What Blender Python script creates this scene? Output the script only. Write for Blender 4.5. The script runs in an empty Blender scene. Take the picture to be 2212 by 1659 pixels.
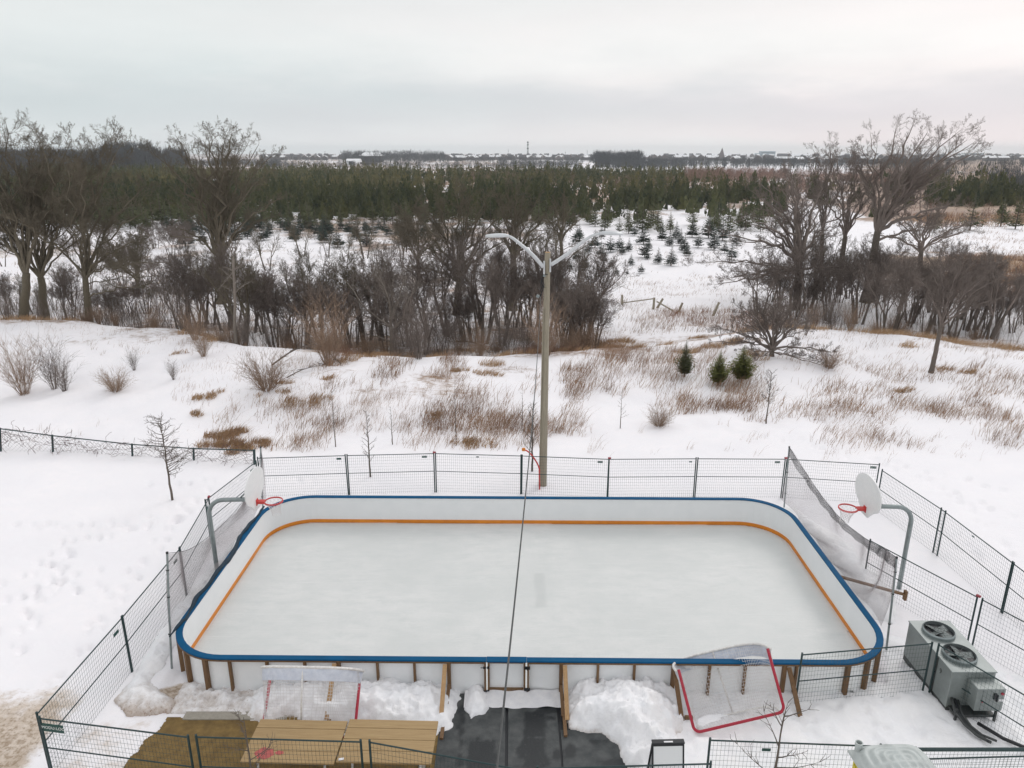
import bpy, math, random
import numpy as np
from mathutils import Matrix, Vector, Euler

# ------------------------------------------------------------------ camera, sky, sun, exposure
sc = bpy.context.scene
COL = sc.collection
H_CAM = 11.0
PITCH = math.radians(17.45)
cam_d = bpy.data.cameras.new('camera'); cam = bpy.data.objects.new('camera', cam_d); COL.objects.link(cam)
cam.location = (0, 0, H_CAM); cam.rotation_euler = (math.pi/2 - PITCH, 0, 0)
cam_d.sensor_width = 36.0; cam_d.lens = 36.0*1587.0/2212.0
cam_d.clip_start = 0.1; cam_d.clip_end = 30000
sc.camera = cam
sc.view_settings.view_transform = 'Standard'; sc.view_settings.look = 'None'
sc.view_settings.exposure = 0.01; sc.view_settings.gamma = 1.0
sc.view_settings.use_curve_mapping = False
sc.cycles.max_bounces = 5; sc.cycles.diffuse_bounces = 3; sc.cycles.glossy_bounces = 2
sc.cycles.transparent_max_bounces = 8; sc.cycles.volume_bounces = 0
sc.cycles.use_denoising = True

SUN_EL = math.radians(38); SUN_AZ = math.radians(38)      # azimuth measured from +Y towards +X
w = bpy.data.worlds.new('World'); sc.world = w; w.use_nodes = True
nt = w.node_tree; nt.nodes.clear()
def WN(t, **k):
    n = nt.nodes.new(t)
    for a, b in k.items(): setattr(n, a, b)
    return n
def wmath(op, a, b=None, c=None):
    n = WN('ShaderNodeMath', operation=op)
    for i, x in enumerate((a, b, c)):
        if x is None: continue
        if isinstance(x, (int, float)): n.inputs[i].default_value = x
        else: nt.links.new(x, n.inputs[i])
    return n.outputs[0]
def wramp(fac, stops):
    n = WN('ShaderNodeValToRGB'); r = n.color_ramp; r.interpolation = 'B_SPLINE'
    while len(r.elements) > 1: r.elements.remove(r.elements[-1])
    r.elements[0].position = stops[0][0]; r.elements[0].color = (*stops[0][1], 1)
    for p, c in stops[1:]:
        e = r.elements.new(p); e.color = (*c, 1)
    nt.links.new(fac, n.inputs[0]); return n.outputs[0]
out = WN('ShaderNodeOutputWorld'); bg = WN('ShaderNodeBackground'); bg.inputs[1].default_value = 0.1
nt.links.new(bg.outputs[0], out.inputs[0])
sky = WN('ShaderNodeTexSky', sky_type='NISHITA'); sky.sun_disc = False
sky.sun_elevation = SUN_EL; sky.sun_rotation = SUN_AZ; sky.dust_density = 3.0; sky.altitude = 200
tc = WN('ShaderNodeTexCoord'); sep = WN('ShaderNodeSeparateXYZ'); nt.links.new(tc.outputs['Generated'], sep.inputs[0])
mp = WN('ShaderNodeMapping'); mp.inputs['Scale'].default_value = (2.0, 2.0, 8.0); nt.links.new(tc.outputs['Generated'], mp.inputs[0])
nz = WN('ShaderNodeTexNoise'); nz.inputs['Scale'].default_value = 1.6; nz.inputs['Detail'].default_value = 7; nz.inputs['Roughness'].default_value = 0.55
nt.links.new(mp.outputs[0], nz.inputs['Vector'])
mp2 = WN('ShaderNodeMapping'); mp2.inputs['Scale'].default_value = (5.0, 5.0, 20.0); mp2.inputs['Location'].default_value = (3.1, 0.4, 1.0)
nt.links.new(tc.outputs['Generated'], mp2.inputs[0])
nz2 = WN('ShaderNodeTexNoise'); nz2.inputs['Scale'].default_value = 1.5; nz2.inputs['Detail'].default_value = 8; nz2.inputs['Roughness'].default_value = 0.6
nt.links.new(mp2.outputs[0], nz2.inputs['Vector'])
n1 = wmath('SUBTRACT', nz.outputs[0], 0.5); n2 = wmath('SUBTRACT', nz2.outputs[0], 0.5)
el = wmath('ADD', sep.outputs[2], wmath('ADD', wmath('MULTIPLY', n1, 0.07), wmath('MULTIPLY', n2, 0.016)))
f = wmath('MULTIPLY', el, 3.0)                              # 0..0.53 is the part of the sky in view
CG = 1.0
left = wramp(f, [(0.0, (.92,.95,.96)), (.07, (.80,.85,.86)), (.15, (.67,.73,.75)), (.23, (.69,.75,.765)), (.32, (.81,.855,.855)), (.42, (.85,.88,.875)), (.54, (.78,.815,.81)), (.75, (.84,.86,.87)), (1.0, (.98,.98,.99))])
right = wramp(f, [(0.0, (1.09,.98,.985)), (.07, (.98,.895,.91)), (.14, (.79,.76,.80)), (.21, (.81,.78,.82)), (.26, (1.02,.955,.955)), (.40, (1.05,.99,.98)), (.54, (.94,.905,.90)), (.75, (.84,.86,.87)), (1.0, (.98,.98,.99))])
az = wmath('ADD', wmath('MULTIPLY', sep.outputs[0], 0.95), wmath('ADD', 0.42, wmath('MULTIPLY', n1, 1.0)))
azc = WN('ShaderNodeClamp'); nt.links.new(az, azc.inputs[0])
mx = WN('ShaderNodeMix', data_type='RGBA'); nt.links.new(azc.outputs[0], mx.inputs[0]); nt.links.new(left, mx.inputs[6]); nt.links.new(right, mx.inputs[7])
vs = WN('ShaderNodeVectorMath', operation='SCALE'); nt.links.new(mx.outputs[2], vs.inputs[0])
nt.links.new(wmath('ADD', 10.0, wmath('MULTIPLY', n2, 1.0)), vs.inputs['Scale'])
mx2 = WN('ShaderNodeMix', data_type='RGBA'); mx2.inputs[0].default_value = 0.95
nt.links.new(sky.outputs[0], mx2.inputs[6]); nt.links.new(vs.outputs[0], mx2.inputs[7])
nt.links.new(mx2.outputs[2], bg.inputs[0])

sd = bpy.data.lights.new('sun', 'SUN'); sd.energy = 0.75; sd.angle = math.radians(24); sd.color = (1.0, .955, .93)
sun = bpy.data.objects.new('sun', sd); COL.objects.link(sun)
sdir = Vector((math.sin(SUN_AZ)*math.cos(SUN_EL), math.cos(SUN_AZ)*math.cos(SUN_EL), math.sin(SUN_EL)))
sun.rotation_euler = (-sdir).to_track_quat('-Z', 'Y').to_euler(); sun.location = (20, 20, 60)

# ------------------------------------------------------------------ survey helpers (picture bearing -> place on the ground)
FP = 1587.0; CX = 1106.0; CY = 829.5; CP, SP = math.cos(PITCH), math.sin(PITCH)
def P(u, v, z=0.0):
    b = (v-CY)/FP; t = (z-H_CAM)/(-SP-b*CP)
    return np.array([(u-CX)/FP*t, (CP-b*SP)*t, z])
def PY(u, v, y):
    b = (v-CY)/FP; t = y/(CP-b*SP)
    return np.array([(u-CX)/FP*t, y, H_CAM+(-SP-b*CP)*t])
def PX(u, v, x):
    a = (u-CX)/FP; b = (v-CY)/FP; t = x/a
    return np.array([x, (CP-b*SP)*t, H_CAM+(-SP-b*CP)*t])

def hash2(ix, iy, s):
    n = (ix.astype(np.int64)*374761393 + iy.astype(np.int64)*668265263 + s*1442695041) & 0xffffffff
    n = ((n ^ (n >> 13))*1274126177) & 0xffffffff
    return ((n ^ (n >> 16)) & 0xffff)/65535.0
def vnoise(x, y, s=0):
    x = np.asarray(x, float); y = np.asarray(y, float)
    ix = np.floor(x); iy = np.floor(y); fx = x-ix; fy = y-iy
    fx = fx*fx*(3-2*fx); fy = fy*fy*(3-2*fy)
    a = hash2(ix, iy, s); b = hash2(ix+1, iy, s); c = hash2(ix, iy+1, s); d = hash2(ix+1, iy+1, s)
    return (a*(1-fx)+b*fx)*(1-fy)+(c*(1-fx)+d*fx)*fy
def fbm(x, y, s=0, o=4, rough=.5):
    r = 0; a = 1; t = 0
    x = np.asarray(x, float); y = np.asarray(y, float)
    for i in range(o):
        r = r+a*(vnoise(x*(2**i)+i*17.3, y*(2**i)-i*9.1, s+i)-.5); t += a; a *= rough
    return r/t*2
def sstep(a, b, x):
    t = np.clip((np.asarray(x, float)-a)/(b-a), 0, 1); return t*t*(3-2*t)
def poly_in(px, py, poly):
    """signed distance to a polygon, positive inside"""
    px = np.asarray(px, float); py = np.asarray(py, float)
    d = np.full(px.shape, 1e9); ins = np.zeros(px.shape, bool); n = len(poly)
    for i in range(n):
        x0, y0 = poly[i]; x1, y1 = poly[(i+1) % n]
        ex, ey = x1-x0, y1-y0; L = ex*ex+ey*ey+1e-12
        t = np.clip(((px-x0)*ex+(py-y0)*ey)/L, 0, 1)
        d = np.minimum(d, np.hypot(px-x0-t*ex, py-y0-t*ey))
        c = ((y0 > py) != (y1 > py)) & (px < (x1-x0)*(py-y0)/(y1-y0+1e-12)+x0)
        ins ^= c
    return np.where(ins, d, -d)

# ------------------------------------------------------------------ terrain
RX, RY, RTH = 0.38, 16.76, -0.0125                         # centre and turn of the rink
RW, RL, RR = 7.77, 3.75, 1.27                              # half width, half depth, corner radius of the ice
CAPZ = 0.88
rng0 = random.Random(5)
DENTS = []
def track(p0, p1, n, j=.12):
    for i in range(n):
        t = (i+.5)/n; DENTS.append((p0[0]+(p1[0]-p0[0])*t+rng0.uniform(-j, j), p0[1]+(p1[1]-p0[1])*t+rng0.uniform(-j, j), rng0.uniform(.07, .12), rng0.uniform(.08, .14)))
for a, b, n in [((60,1215),(235,1290),10), ((150,1190),(10,1370),12), ((240,1130),(20,1260),14), ((0,1310),(190,1240),9), ((30,1140),(400,1120),22),
                ((1910,1000),(2212,1130),16), ((1640,940),(2212,1060),22), ((2050,1060),(2200,1200),10), ((1690,1540),(1760,1600),4), ((1760,1560),(1785,1620),3), ((1440,1550),(1500,1640),4), ((330,1040),(700,1030),14), ((120,1480),(330,1190),22), ((330,1190),(430,1060),14), ((20,1420),(160,1180),18), ((400,1120),(120,1180),16), ((2000,1120),(2180,1260),14), ((1560,1600),(1700,1560),6), ((1800,1540),(1960,1500),9), ((1850,1600),(1990,1560),8)]:
    p, q = P(*a), P(*b); track(p[:2], q[:2], n, .3)
YRX = [-90, -60, -27, -20, -15, -10, -5, 3, 12, 19, 28, 60, 90]
YRY = [48, 46, 45, 42.5, 38.8, 38, 36.5, 38.5, 42, 46, 41, 41, 44]
def height(x, y, fine=True):
    x = np.asarray(x, float); y = np.asarray(y, float)
    yr = np.interp(x, YRX, YRY)
    amp = np.interp(x, [-60, -12, -2, 6, 16, 30], [1.05, .9, .85, .6, .35, .3])
    up = sstep(yr-11, yr-1.5, y); dn = sstep(yr-.5, yr+5, y)
    h = amp*up-(amp+.5)*dn
    r = np.hypot(x, y)
    m = sstep(25, 30, y)
    h = h+m*.34*fbm(x/5, y/4, 3, 4)*np.interp(r, [0, 100, 400], [1, 1, 3])
    h = h+m*.20*fbm(x/1.5, y/1.0, 9, 3)*np.clip(.35+fbm(x/7, y/5, 19, 2)*1.6, .15, 1.3)*np.clip(1-r/90, 0, 1)
    h = h+.025*fbm(x/1.7, y/1.7, 21, 3)
    h = h+.012*fbm(x/.3, y/.3, 31, 2)*np.clip(1-r/40, 0, 1)
    # low swells far out
    h = h+sstep(200, 900, r)*(fbm(x/260, y/200, 44, 3)*1.5)
    if fine:
        for dx, dy, rr, dep in DENTS:
            if x.ndim == 0:
                if abs(x-dx) > .5 or abs(y-dy) > .5: continue
                h = h-dep*math.exp(-((x-dx)**2+(y-dy)**2)/(rr*rr))
            else:
                k = (np.abs(x-dx) < .45) & (np.abs(y-dy) < .45)
                if k.any(): h[k] -= dep*np.exp(-((x[k]-dx)**2+(y[k]-dy)**2)/(rr*rr))
    # under the rink and the paved strip in front of it the ground lies lower
    c, s = math.cos(RTH), math.sin(RTH)
    lx = c*(x-RX)+s*(y-RY); ly = -s*(x-RX)+c*(y-RY)
    ins = np.minimum(RW+.2-np.abs(lx), RL+.2-np.abs(ly))
    h = h-.12*sstep(-.05, .25, ins)
    front = (1-sstep(12.6, 13.2, y))*(1-sstep(3.2, 4.6, x))*sstep(-8.3, -7.6, x)
    h = h*(1-front)-.03*front
    return h
def G(u, v, it=7):
    z = 0.0
    for _ in range(it):
        p = P(u, v, z)
        if p[1] < 0 or p[1] > 6000: p = P(u, max(v, 336), -.5); break
        z = float(height(p[0], p[1], False))
    return np.array([p[0], p[1], z])

# ------------------------------------------------------------------ materials
def new_mat(name):
    m = bpy.data.materials.new(name); m.use_nodes = True
    return m, m.node_tree.nodes, m.node_tree.links, m.node_tree.nodes['Principled BSDF']
def mat(name, c, rough=.6, metal=0., var=.0, scale=8., c2=None, bump=0., stretch=None, spec=None, bscale=None, rnd=0.):
    m, N, L, b = new_mat(name)
    b.inputs['Roughness'].default_value = rough; b.inputs['Metallic'].default_value = metal
    if spec is not None: b.inputs['Specular IOR Level'].default_value = spec
    if c2 is None: c2 = tuple(max(0, x*(1-var)) for x in c)
    tcn = N.new('ShaderNodeTexCoord'); mpn = N.new('ShaderNodeMapping'); L.new(tcn.outputs['Object'], mpn.inputs[0])
    if stretch: mpn.inputs['Scale'].default_value = stretch
    t = N.new('ShaderNodeTexNoise'); t.inputs['Scale'].default_value = scale; t.inputs['Detail'].default_value = 6; t.inputs['Roughness'].default_value = .65
    L.new(mpn.outputs[0], t.inputs['Vector'])
    r = N.new('ShaderNodeMapRange'); r.inputs[1].default_value = .3; r.inputs[2].default_value = .7; L.new(t.outputs[0], r.inputs[0])
    mixn = N.new('ShaderNodeMix'); mixn.data_type = 'RGBA'; mixn.inputs[6].default_value = (*c, 1); mixn.inputs[7].default_value = (*c2, 1)
    L.new(r.outputs[0], mixn.inputs[0]); src = mixn.outputs[2]
    if rnd:
        oi = N.new('ShaderNodeObjectInfo'); mm = N.new('ShaderNodeMath'); mm.operation = 'MULTIPLY_ADD'; mm.inputs[1].default_value = rnd; mm.inputs[2].default_value = 1-rnd/2
        L.new(oi.outputs['Random'], mm.inputs[0]); vm = N.new('ShaderNodeVectorMath'); vm.operation = 'SCALE'; L.new(src, vm.inputs[0]); L.new(mm.outputs[0], vm.inputs['Scale']); src = vm.outputs[0]
    L.new(src, b.inputs['Base Color'])
    if bump:
        t2 = N.new('ShaderNodeTexNoise'); t2.inputs['Scale'].default_value = bscale or scale*3; t2.inputs['Detail'].default_value = 4; L.new(mpn.outputs[0], t2.inputs['Vector'])
        bn = N.new('ShaderNodeBump'); bn.inputs['Strength'].default_value = bump; bn.inputs['Distance'].default_value = .02
        L.new(t2.outputs[0], bn.inputs['Height']); L.new(bn.outputs[0], b.inputs['Normal'])
    return m
M = {}
M['snow'] = mat('old_snow', (.90,.89,.905), .7, c2=(.83,.83,.865), scale=1.2, bump=.35, bscale=9, spec=.25)
M['dirty_snow'] = None
M['green'] = mat('dark_green_coated_steel', (.012,.04,.042), .45, var=.3, scale=5, bump=.05)
M['wire'] = mat('green_wire', (.018,.05,.052), .5, var=.2)
M['sign_green'] = mat('green_sign_plate', (.01,.07,.06), .5, var=.3)
M['white_letter'] = mat('white_lettering', (.7,.72,.7), .5)
M['red_cap'] = mat('faded_red_clamp', (.33,.05,.07), .55, c2=(.2,.03,.03), scale=20)
M['board'] = mat('white_poly_board', (.82,.835,.845), .38, c2=(.77,.79,.80), scale=2.5, bump=.03, bscale=6)
M['board_out'] = mat('white_poly_board_outside', (.86,.875,.885), .45, c2=(.80,.82,.83), scale=3.5, bump=.04)
M['blue'] = mat('blue_cap_rail', (.002,.085,.20), .6, c2=(.002,.065,.155), scale=3, bump=.03, spec=.12)
M['orange'] = mat('orange_kick_plate', (.75,.26,.02), .45, c2=(.60,.19,.015), scale=2.5)
M['wood'] = mat('brown_treated_timber', (.20,.115,.052), .7, c2=(.12,.062,.027), scale=6, stretch=(6,6,.7), bump=.3)
M['wood_new'] = mat('pale_new_timber', (.50,.32,.16), .65, c2=(.36,.21,.095), scale=6, stretch=(6,6,.7), bump=.2)
M['table'] = mat('yellow_pine_planks', (.40,.28,.135), .6, c2=(.29,.185,.08), scale=4, stretch=(.5,9,6), bump=.25)
M['galv'] = mat('galvanised_steel', (.30,.34,.34), .42, .55, c2=(.22,.255,.26), scale=9, bump=.05)
M['steel'] = mat('chiller_sheet_metal', (.28,.31,.305), .45, .3, c2=(.21,.235,.23), scale=3, bump=.03)
M['steel_dark'] = mat('dark_steel', (.07,.075,.075), .5, .3, var=.4, scale=20)
M['black'] = mat('black_plastic', (.012,.014,.018), .5, var=.3, scale=20)
M['alu'] = mat('pale_aluminium_arm', (.62,.64,.65), .4, .25, c2=(.52,.54,.56), scale=10)
M['red'] = mat('red_painted_pipe', (.42,.012,.04), .35, c2=(.33,.01,.03), scale=14)
M['rim'] = mat('orange_red_rim', (.62,.06,.05), .4, c2=(.5,.04,.04), scale=14)
M['backboard'] = mat('white_backboard', (.80,.80,.80), .4, c2=(.72,.73,.73), scale=6)
M['white_paint'] = mat('scuffed_white_pipe', (.78,.78,.76), .4, c2=(.55,.52,.50), scale=22)
M['cord_white'] = mat('white_goal_cord', (.78,.76,.76), .7, var=.15, scale=10)
M['canvas'] = mat('white_canvas_skirt', (.66,.69,.76), .75, c2=(.50,.54,.63), scale=9, bump=.6, bscale=12)
M['cord_black'] = mat('black_net_cord', (.055,.055,.06), .8, var=.3)
M['cord_grey'] = mat('grey_net_cord', (.40,.36,.37), .8, var=.3)
M['dark_cloth'] = mat('dark_blue_net_hem', (.012,.035,.06), .8, var=.5, scale=6)
M['tarp'] = mat('white_plastic_liner', (.78,.77,.78), .4, c2=(.66,.66,.69), scale=7, bump=.7, bscale=8)
M['concrete'] = mat('concrete', (.36,.33,.28), .85, c2=(.27,.25,.21), scale=14, bump=.2)
M['pole'] = mat('weathered_wood_pole', (.36,.325,.25), .8, c2=(.23,.20,.15), scale=6, stretch=(9,9,.5), bump=.4)
M['pole_top'] = mat('fresh_cut_wood', (.55,.32,.12), .8, var=.3, scale=30)
M['yellow'] = mat('yellow_plastic_wall', (.62,.52,.03), .45, var=.15, scale=10)
M['roof_plastic'] = mat('ribbed_grey_white_plastic', (.50,.54,.53), .45, c2=(.38,.41,.40), scale=5, bump=.1)
M['bark'] = mat('grey_brown_bark', (.15,.125,.105), .9, c2=(.09,.073,.06), scale=9, stretch=(5,5,1), bump=.6, rnd=.3)
M['bark_olive'] = mat('olive_brown_bark', (.16,.135,.095), .9, c2=(.095,.08,.055), scale=9, stretch=(5,5,1), bump=.6)
M['bark_pale'] = mat('pale_dead_bark', (.27,.235,.20), .9, c2=(.17,.145,.125), scale=9, stretch=(5,5,1), bump=.5)
M['twig'] = mat('purple_brown_twigs', (.215,.178,.155), .9, c2=(.145,.118,.103), scale=3, rnd=.4)
M['twig_olive'] = mat('olive_brown_twigs', (.165,.14,.10), .9, c2=(.11,.092,.066), scale=3)
M['twig_tan'] = mat('tan_brown_twigs', (.33,.235,.165), .9, c2=(.23,.155,.11), scale=3, rnd=.3)
M['needle'] = mat('dark_spruce_needles', (.06,.085,.07), .85, c2=(.04,.055,.042), scale=3, rnd=.5)
M['needle_olive'] = mat('olive_pine_needles', (.13,.135,.048), .85, c2=(.05,.065,.032), scale=.35, rnd=.4)
M['needle_far'] = mat('olive_pine_needles_far', (.125,.125,.045), .9, c2=(.032,.048,.028), scale=.22)
M['needle_far2'] = mat('brown_olive_needles_far', (.19,.165,.065), .9, c2=(.06,.065,.034), scale=.2)
M['needle_green'] = mat('bright_cedar_needles', (.21,.21,.05), .85, c2=(.10,.12,.035), scale=5)
M['grass'] = mat('dry_tan_grass', (.52,.35,.20), .9, c2=(.34,.22,.125), scale=.5)
M['russet'] = mat('russet_brush', (.33,.19,.125), .9, c2=(.22,.125,.09), scale=.2)
M['weed'] = mat('dry_red_brown_weeds', (.38,.24,.145), .9, c2=(.21,.13,.09), scale=.6)
M['far_wood'] = mat('bare_wood_far', (.10,.105,.11), .95, c2=(.065,.07,.075), scale=.05)
M['far_red'] = mat('red_brown_scrub_far', (.30,.18,.14), .95, c2=(.21,.14,.115), scale=.05)
M['vine'] = mat('purple_brown_vine', (.16,.10,.10), .9, var=.3)

def snow_dirty(name, dirt):
    m, N, L, b = new_mat(name); b.inputs['Roughness'].default_value = .7; b.inputs['Specular IOR Level'].default_value = .25
    g = N.new('ShaderNodeNewGeometry')
    def noise(s, d=6, r=.6):
        t = N.new('ShaderNodeTexNoise'); t.inputs['Scale'].default_value = s; t.inputs['Detail'].default_value = d; t.inputs['Roughness'].default_value = r
        L.new(g.outputs['Position'], t.inputs['Vector']); return t.outputs[0]
    def mth(op, a, b_=None):
        n = N.new('ShaderNodeMath'); n.operation = op
        for i, x in enumerate((a, b_)):
            if x is None: continue
            if isinstance(x, (int, float)): n.inputs[i].default_value = x
            else: L.new(x, n.inputs[i])
        return n.outputs[0]
    def mix(f_, a, b_):
        n = N.new('ShaderNodeMix'); n.data_type = 'RGBA'
        L.new(f_, n.inputs[0])
        for i, x in ((6, a), (7, b_)):
            if isinstance(x, tuple): n.inputs[i].default_value = (*x, 1)
            else: L.new(x, n.inputs[i])
        return n.outputs[2]
    def rng(x, a, b_):
        n = N.new('ShaderNodeMapRange'); n.interpolation_type = 'SMOOTHSTEP'; n.inputs[1].default_value = a; n.inputs[2].default_value = b_; L.new(x, n.inputs[0]); return n.outputs[0]
    at = N.new('ShaderNodeAttribute'); at.attribute_name = 'dirt'
    base = mix(rng(noise(1.5), .3, .7), (.90,.89,.90), (.84,.845,.87))
    f1 = rng(mth('ADD', mth('MULTIPLY', at.outputs['Fac'], .75), mth('MULTIPLY', noise(6, 8, .7), .55)), .55, .95)
    base = mix(mth('MULTIPLY', f1, dirt), base, (.42,.33,.26))
    f2 = rng(mth('ADD', mth('MULTIPLY', at.outputs['Fac'], .35), noise(19, 6, .7)), .78, .95)
    base = mix(mth('MULTIPLY', f2, dirt), base, (.26,.17,.12))
    L.new(base, b.inputs['Base Color'])
    bn = N.new('ShaderNodeBump'); bn.inputs['Strength'].default_value = .6; bn.inputs['Distance'].default_value = .03
    L.new(noise(14, 6, .6), bn.inputs['Height']); L.new(bn.outputs[0], b.inputs['Normal'])
    return m
M['bank'] = snow_dirty('ploughed_snow', .85)

# ------------------------------------------------------------------ mesh helpers
class MB:
    def __init__(s): s.v = []; s.f = []; s.mi = []; s.m = 0
    def add(s, vs, fs):
        o = len(s.v); s.v.extend([tuple(map(float, p)) for p in vs])
        for q in fs: s.f.append(tuple(i+o for i in q)); s.mi.append(s.m)
    def box(s, c, d, R=None, bev=0.):
        x, y, z = d[0]/2, d[1]/2, d[2]/2
        R = R if R is not None else Matrix.Identity(3); c = Vector(c)
        if bev <= 0:
            p = [(-x,-y,-z),(x,-y,-z),(x,y,-z),(-x,y,-z),(-x,-y,z),(x,-y,z),(x,y,z),(-x,y,z)]
            s.add([c+R@Vector(q) for q in p], [(0,3,2,1),(4,5,6,7),(0,1,5,4),(1,2,6,5),(2,3,7,6),(3,0,4,7)])
        else:
            e = min(bev, x*.9, y*.9, z*.9); ring = []
            for zz, k in ((-z, e), (-z+e, 0), (z-e, 0), (z, e)):
                a, b = x-k, y-k
                ring.append([(-a, -b+e*(k == 0)), (-a+e*(k == 0), -b), (a-e*(k == 0), -b), (a, -b+e*(k == 0)), (a, b-e*(k == 0)), (a-e*(k == 0), b), (-a+e*(k == 0), b), (-a, b-e*(k == 0))])
                ring[-1] = [(q[0], q[1], zz) for q in ring[-1]]
            vs = [c+R@Vector(q) for r in ring for q in r]; fs = []
            for i in range(3):
                for j in range(8): a = i*8+j; b = i*8+(j+1) % 8; fs.append((a, b, b+8, a+8))
            fs.append(tuple(range(7, -1, -1))); fs.append(tuple(range(24, 32)))
            s.add(vs, fs)
    def beam(s, a, b, w_, h_, up=(0, 0, 1)):
        a = Vector(a); b = Vector(b); d = b-a; L_ = d.length; d.normalize(); up = Vector(up)
        if abs(d.dot(up)) > .98: up = Vector((0, 1, 0))
        x = up.cross(d).normalized(); y = d.cross(x)
        R = Matrix((x, y, d)).transposed(); s.box((a+b)/2, (w_, h_, L_), R)
    def tube(s, pts, r, n=8, cap=True, closed=False):
        pts = [Vector(p) for p in pts]; k = len(pts)
        rs = r if isinstance(r, (list, tuple)) else [r]*k
        vs = []; pu = None
        for i, p in enumerate(pts):
            if closed: d = (pts[(i+1) % k]-pts[i-1])
            else: d = (pts[min(i+1, k-1)]-pts[max(i-1, 0)])
            d.normalize()
            if pu is None: pu = Vector((0, 0, 1)) if abs(d.z) < .9 else Vector((1, 0, 0))
            u_ = (pu-d*pu.dot(d)); 
            if u_.length < 1e-6: u_ = d.orthogonal()
            u_.normalize(); pu = u_; w_ = d.cross(u_)
            for j in range(n):
                a = 2*math.pi*j/n; vs.append(p+(u_*math.cos(a)+w_*math.sin(a))*rs[i])
        fs = []
        for i in range(k if closed else k-1):
            for j in range(n):
                a = i*n+j; b = i*n+(j+1) % n; c = ((i+1) % k)*n+(j+1) % n; d = ((i+1) % k)*n+j
                fs.append((a, b, c, d))
        if cap and not closed: fs.append(tuple(range(n-1, -1, -1))); fs.append(tuple((k-1)*n+j for j in range(n)))
        s.add(vs, fs)
    def lathe(s, prof, c=(0,0,0), n=20, axis=None):
        vs = []
        R = Vector((0,0,1)).rotation_difference(Vector(axis)).to_matrix() if axis is not None else Matrix.Identity(3)
        for r, z in prof:
            for j in range(n): a = 2*math.pi*j/n; vs.append(Vector(c)+R@Vector((r*math.cos(a), r*math.sin(a), z)))
        fs = [(i*n+j, i*n+(j+1) % n, (i+1)*n+(j+1) % n, (i+1)*n+j) for i in range(len(prof)-1) for j in range(n)]
        fs.append(tuple(range(n-1, -1, -1))); fs.append(tuple((len(prof)-1)*n+j for j in range(n)))
        s.add(vs, fs)
    def prism(s, outline, z0, z1, R=None, c=(0,0,0)):
        R = R if R is not None else Matrix.Identity(3); n = len(outline); c = Vector(c)
        vs = [c+R@Vector((x, y, z0)) for x, y in outline]+[c+R@Vector((x, y, z1)) for x, y in outline]
        s.add(vs, [tuple(range(n-1, -1, -1)), tuple(range(n, 2*n))]+[(i, (i+1) % n, n+(i+1) % n, n+i) for i in range(n)])
    def grid(s, rows):
        n = len(rows[0]); vs = [p for r in rows for p in r]
        s.add(vs, [(i*n+j, i*n+j+1, (i+1)*n+j+1, (i+1)*n+j) for i in range(len(rows)-1) for j in range(n-1)])
    def build(s, name, mats, parent=None, smooth=False, world=False):
        vs = s.v
        if world and parent is not None:
            Mi = parent.matrix_basis.inverted(); vs = [tuple(Mi@Vector(p)) for p in vs]
        me = bpy.data.meshes.new(name); me.from_pydata(vs, [], s.f)
        ms = mats if isinstance(mats, (list, tuple)) else [mats]
        for m in ms: me.materials.append(m)
        if len(ms) > 1: me.polygons.foreach_set('material_index', s.mi)
        if smooth: me.polygons.foreach_set('use_smooth', [True]*len(me.polygons))
        me.update(); o = bpy.data.objects.new(name, me); COL.objects.link(o)
        if parent is not None: o.parent = parent
        return o
def np_mesh(name, V, F, mats, smooth=False, mi=None):
    """V (n,3) array, F list of (m,k) int arrays"""
    me = bpy.data.meshes.new(name); V = np.asarray(V, np.float32)
    F = F if isinstance(F, list) else [F]; F = [f_ for f_ in F if len(f_)]
    me.vertices.add(len(V)); me.vertices.foreach_set('co', V.ravel())
    lt = np.concatenate([np.full(len(f_), f_.shape[1], np.int32) for f_ in F]); ls = np.concatenate([[0], np.cumsum(lt)[:-1]]).astype(np.int32)
    li = np.concatenate([f_.ravel() for f_ in F]).astype(np.int32)
    me.loops.add(len(li)); me.loops.foreach_set('vertex_index', li)
    me.polygons.add(len(lt)); me.polygons.foreach_set('loop_start', ls)
    try: me.polygons.foreach_set('loop_total', lt)
    except Exception: pass
    for m in (mats if isinstance(mats, (list, tuple)) else [mats]): me.materials.append(m)
    if mi is not None: me.polygons.foreach_set('material_index', np.asarray(mi, np.int32))
    if smooth: me.polygons.foreach_set('use_smooth', np.ones(len(lt), bool))
    me.update(calc_edges=True); me.validate()
    return me
def obj(name, me, parent=None):
    o = bpy.data.objects.new(name, me); COL.objects.link(o)
    if parent is not None: o.parent = parent
    return o
def tag(o, label=None, cat=None, group=None, kind=None):
    if label: o['label'] = label
    if cat: o['category'] = cat
    if group: o['group'] = group
    if kind: o['kind'] = kind
    return o
def thing(name, label, cat, loc=(0,0,0), rz=0., group=None, rot=None):
    o = bpy.data.objects.new(name, None); COL.objects.link(o); o.empty_display_size = .2
    o.location = [float(q) for q in loc]; o.rotation_euler = rot if rot is not None else (0, 0, rz)
    if label: tag(o, label, cat, group)
    return o
def copy_tree(o, parent=None):
    c = o.copy(); COL.objects.link(c); c.parent = parent
    for ch in list(o.children): copy_tree(ch, c)
    return c
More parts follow.
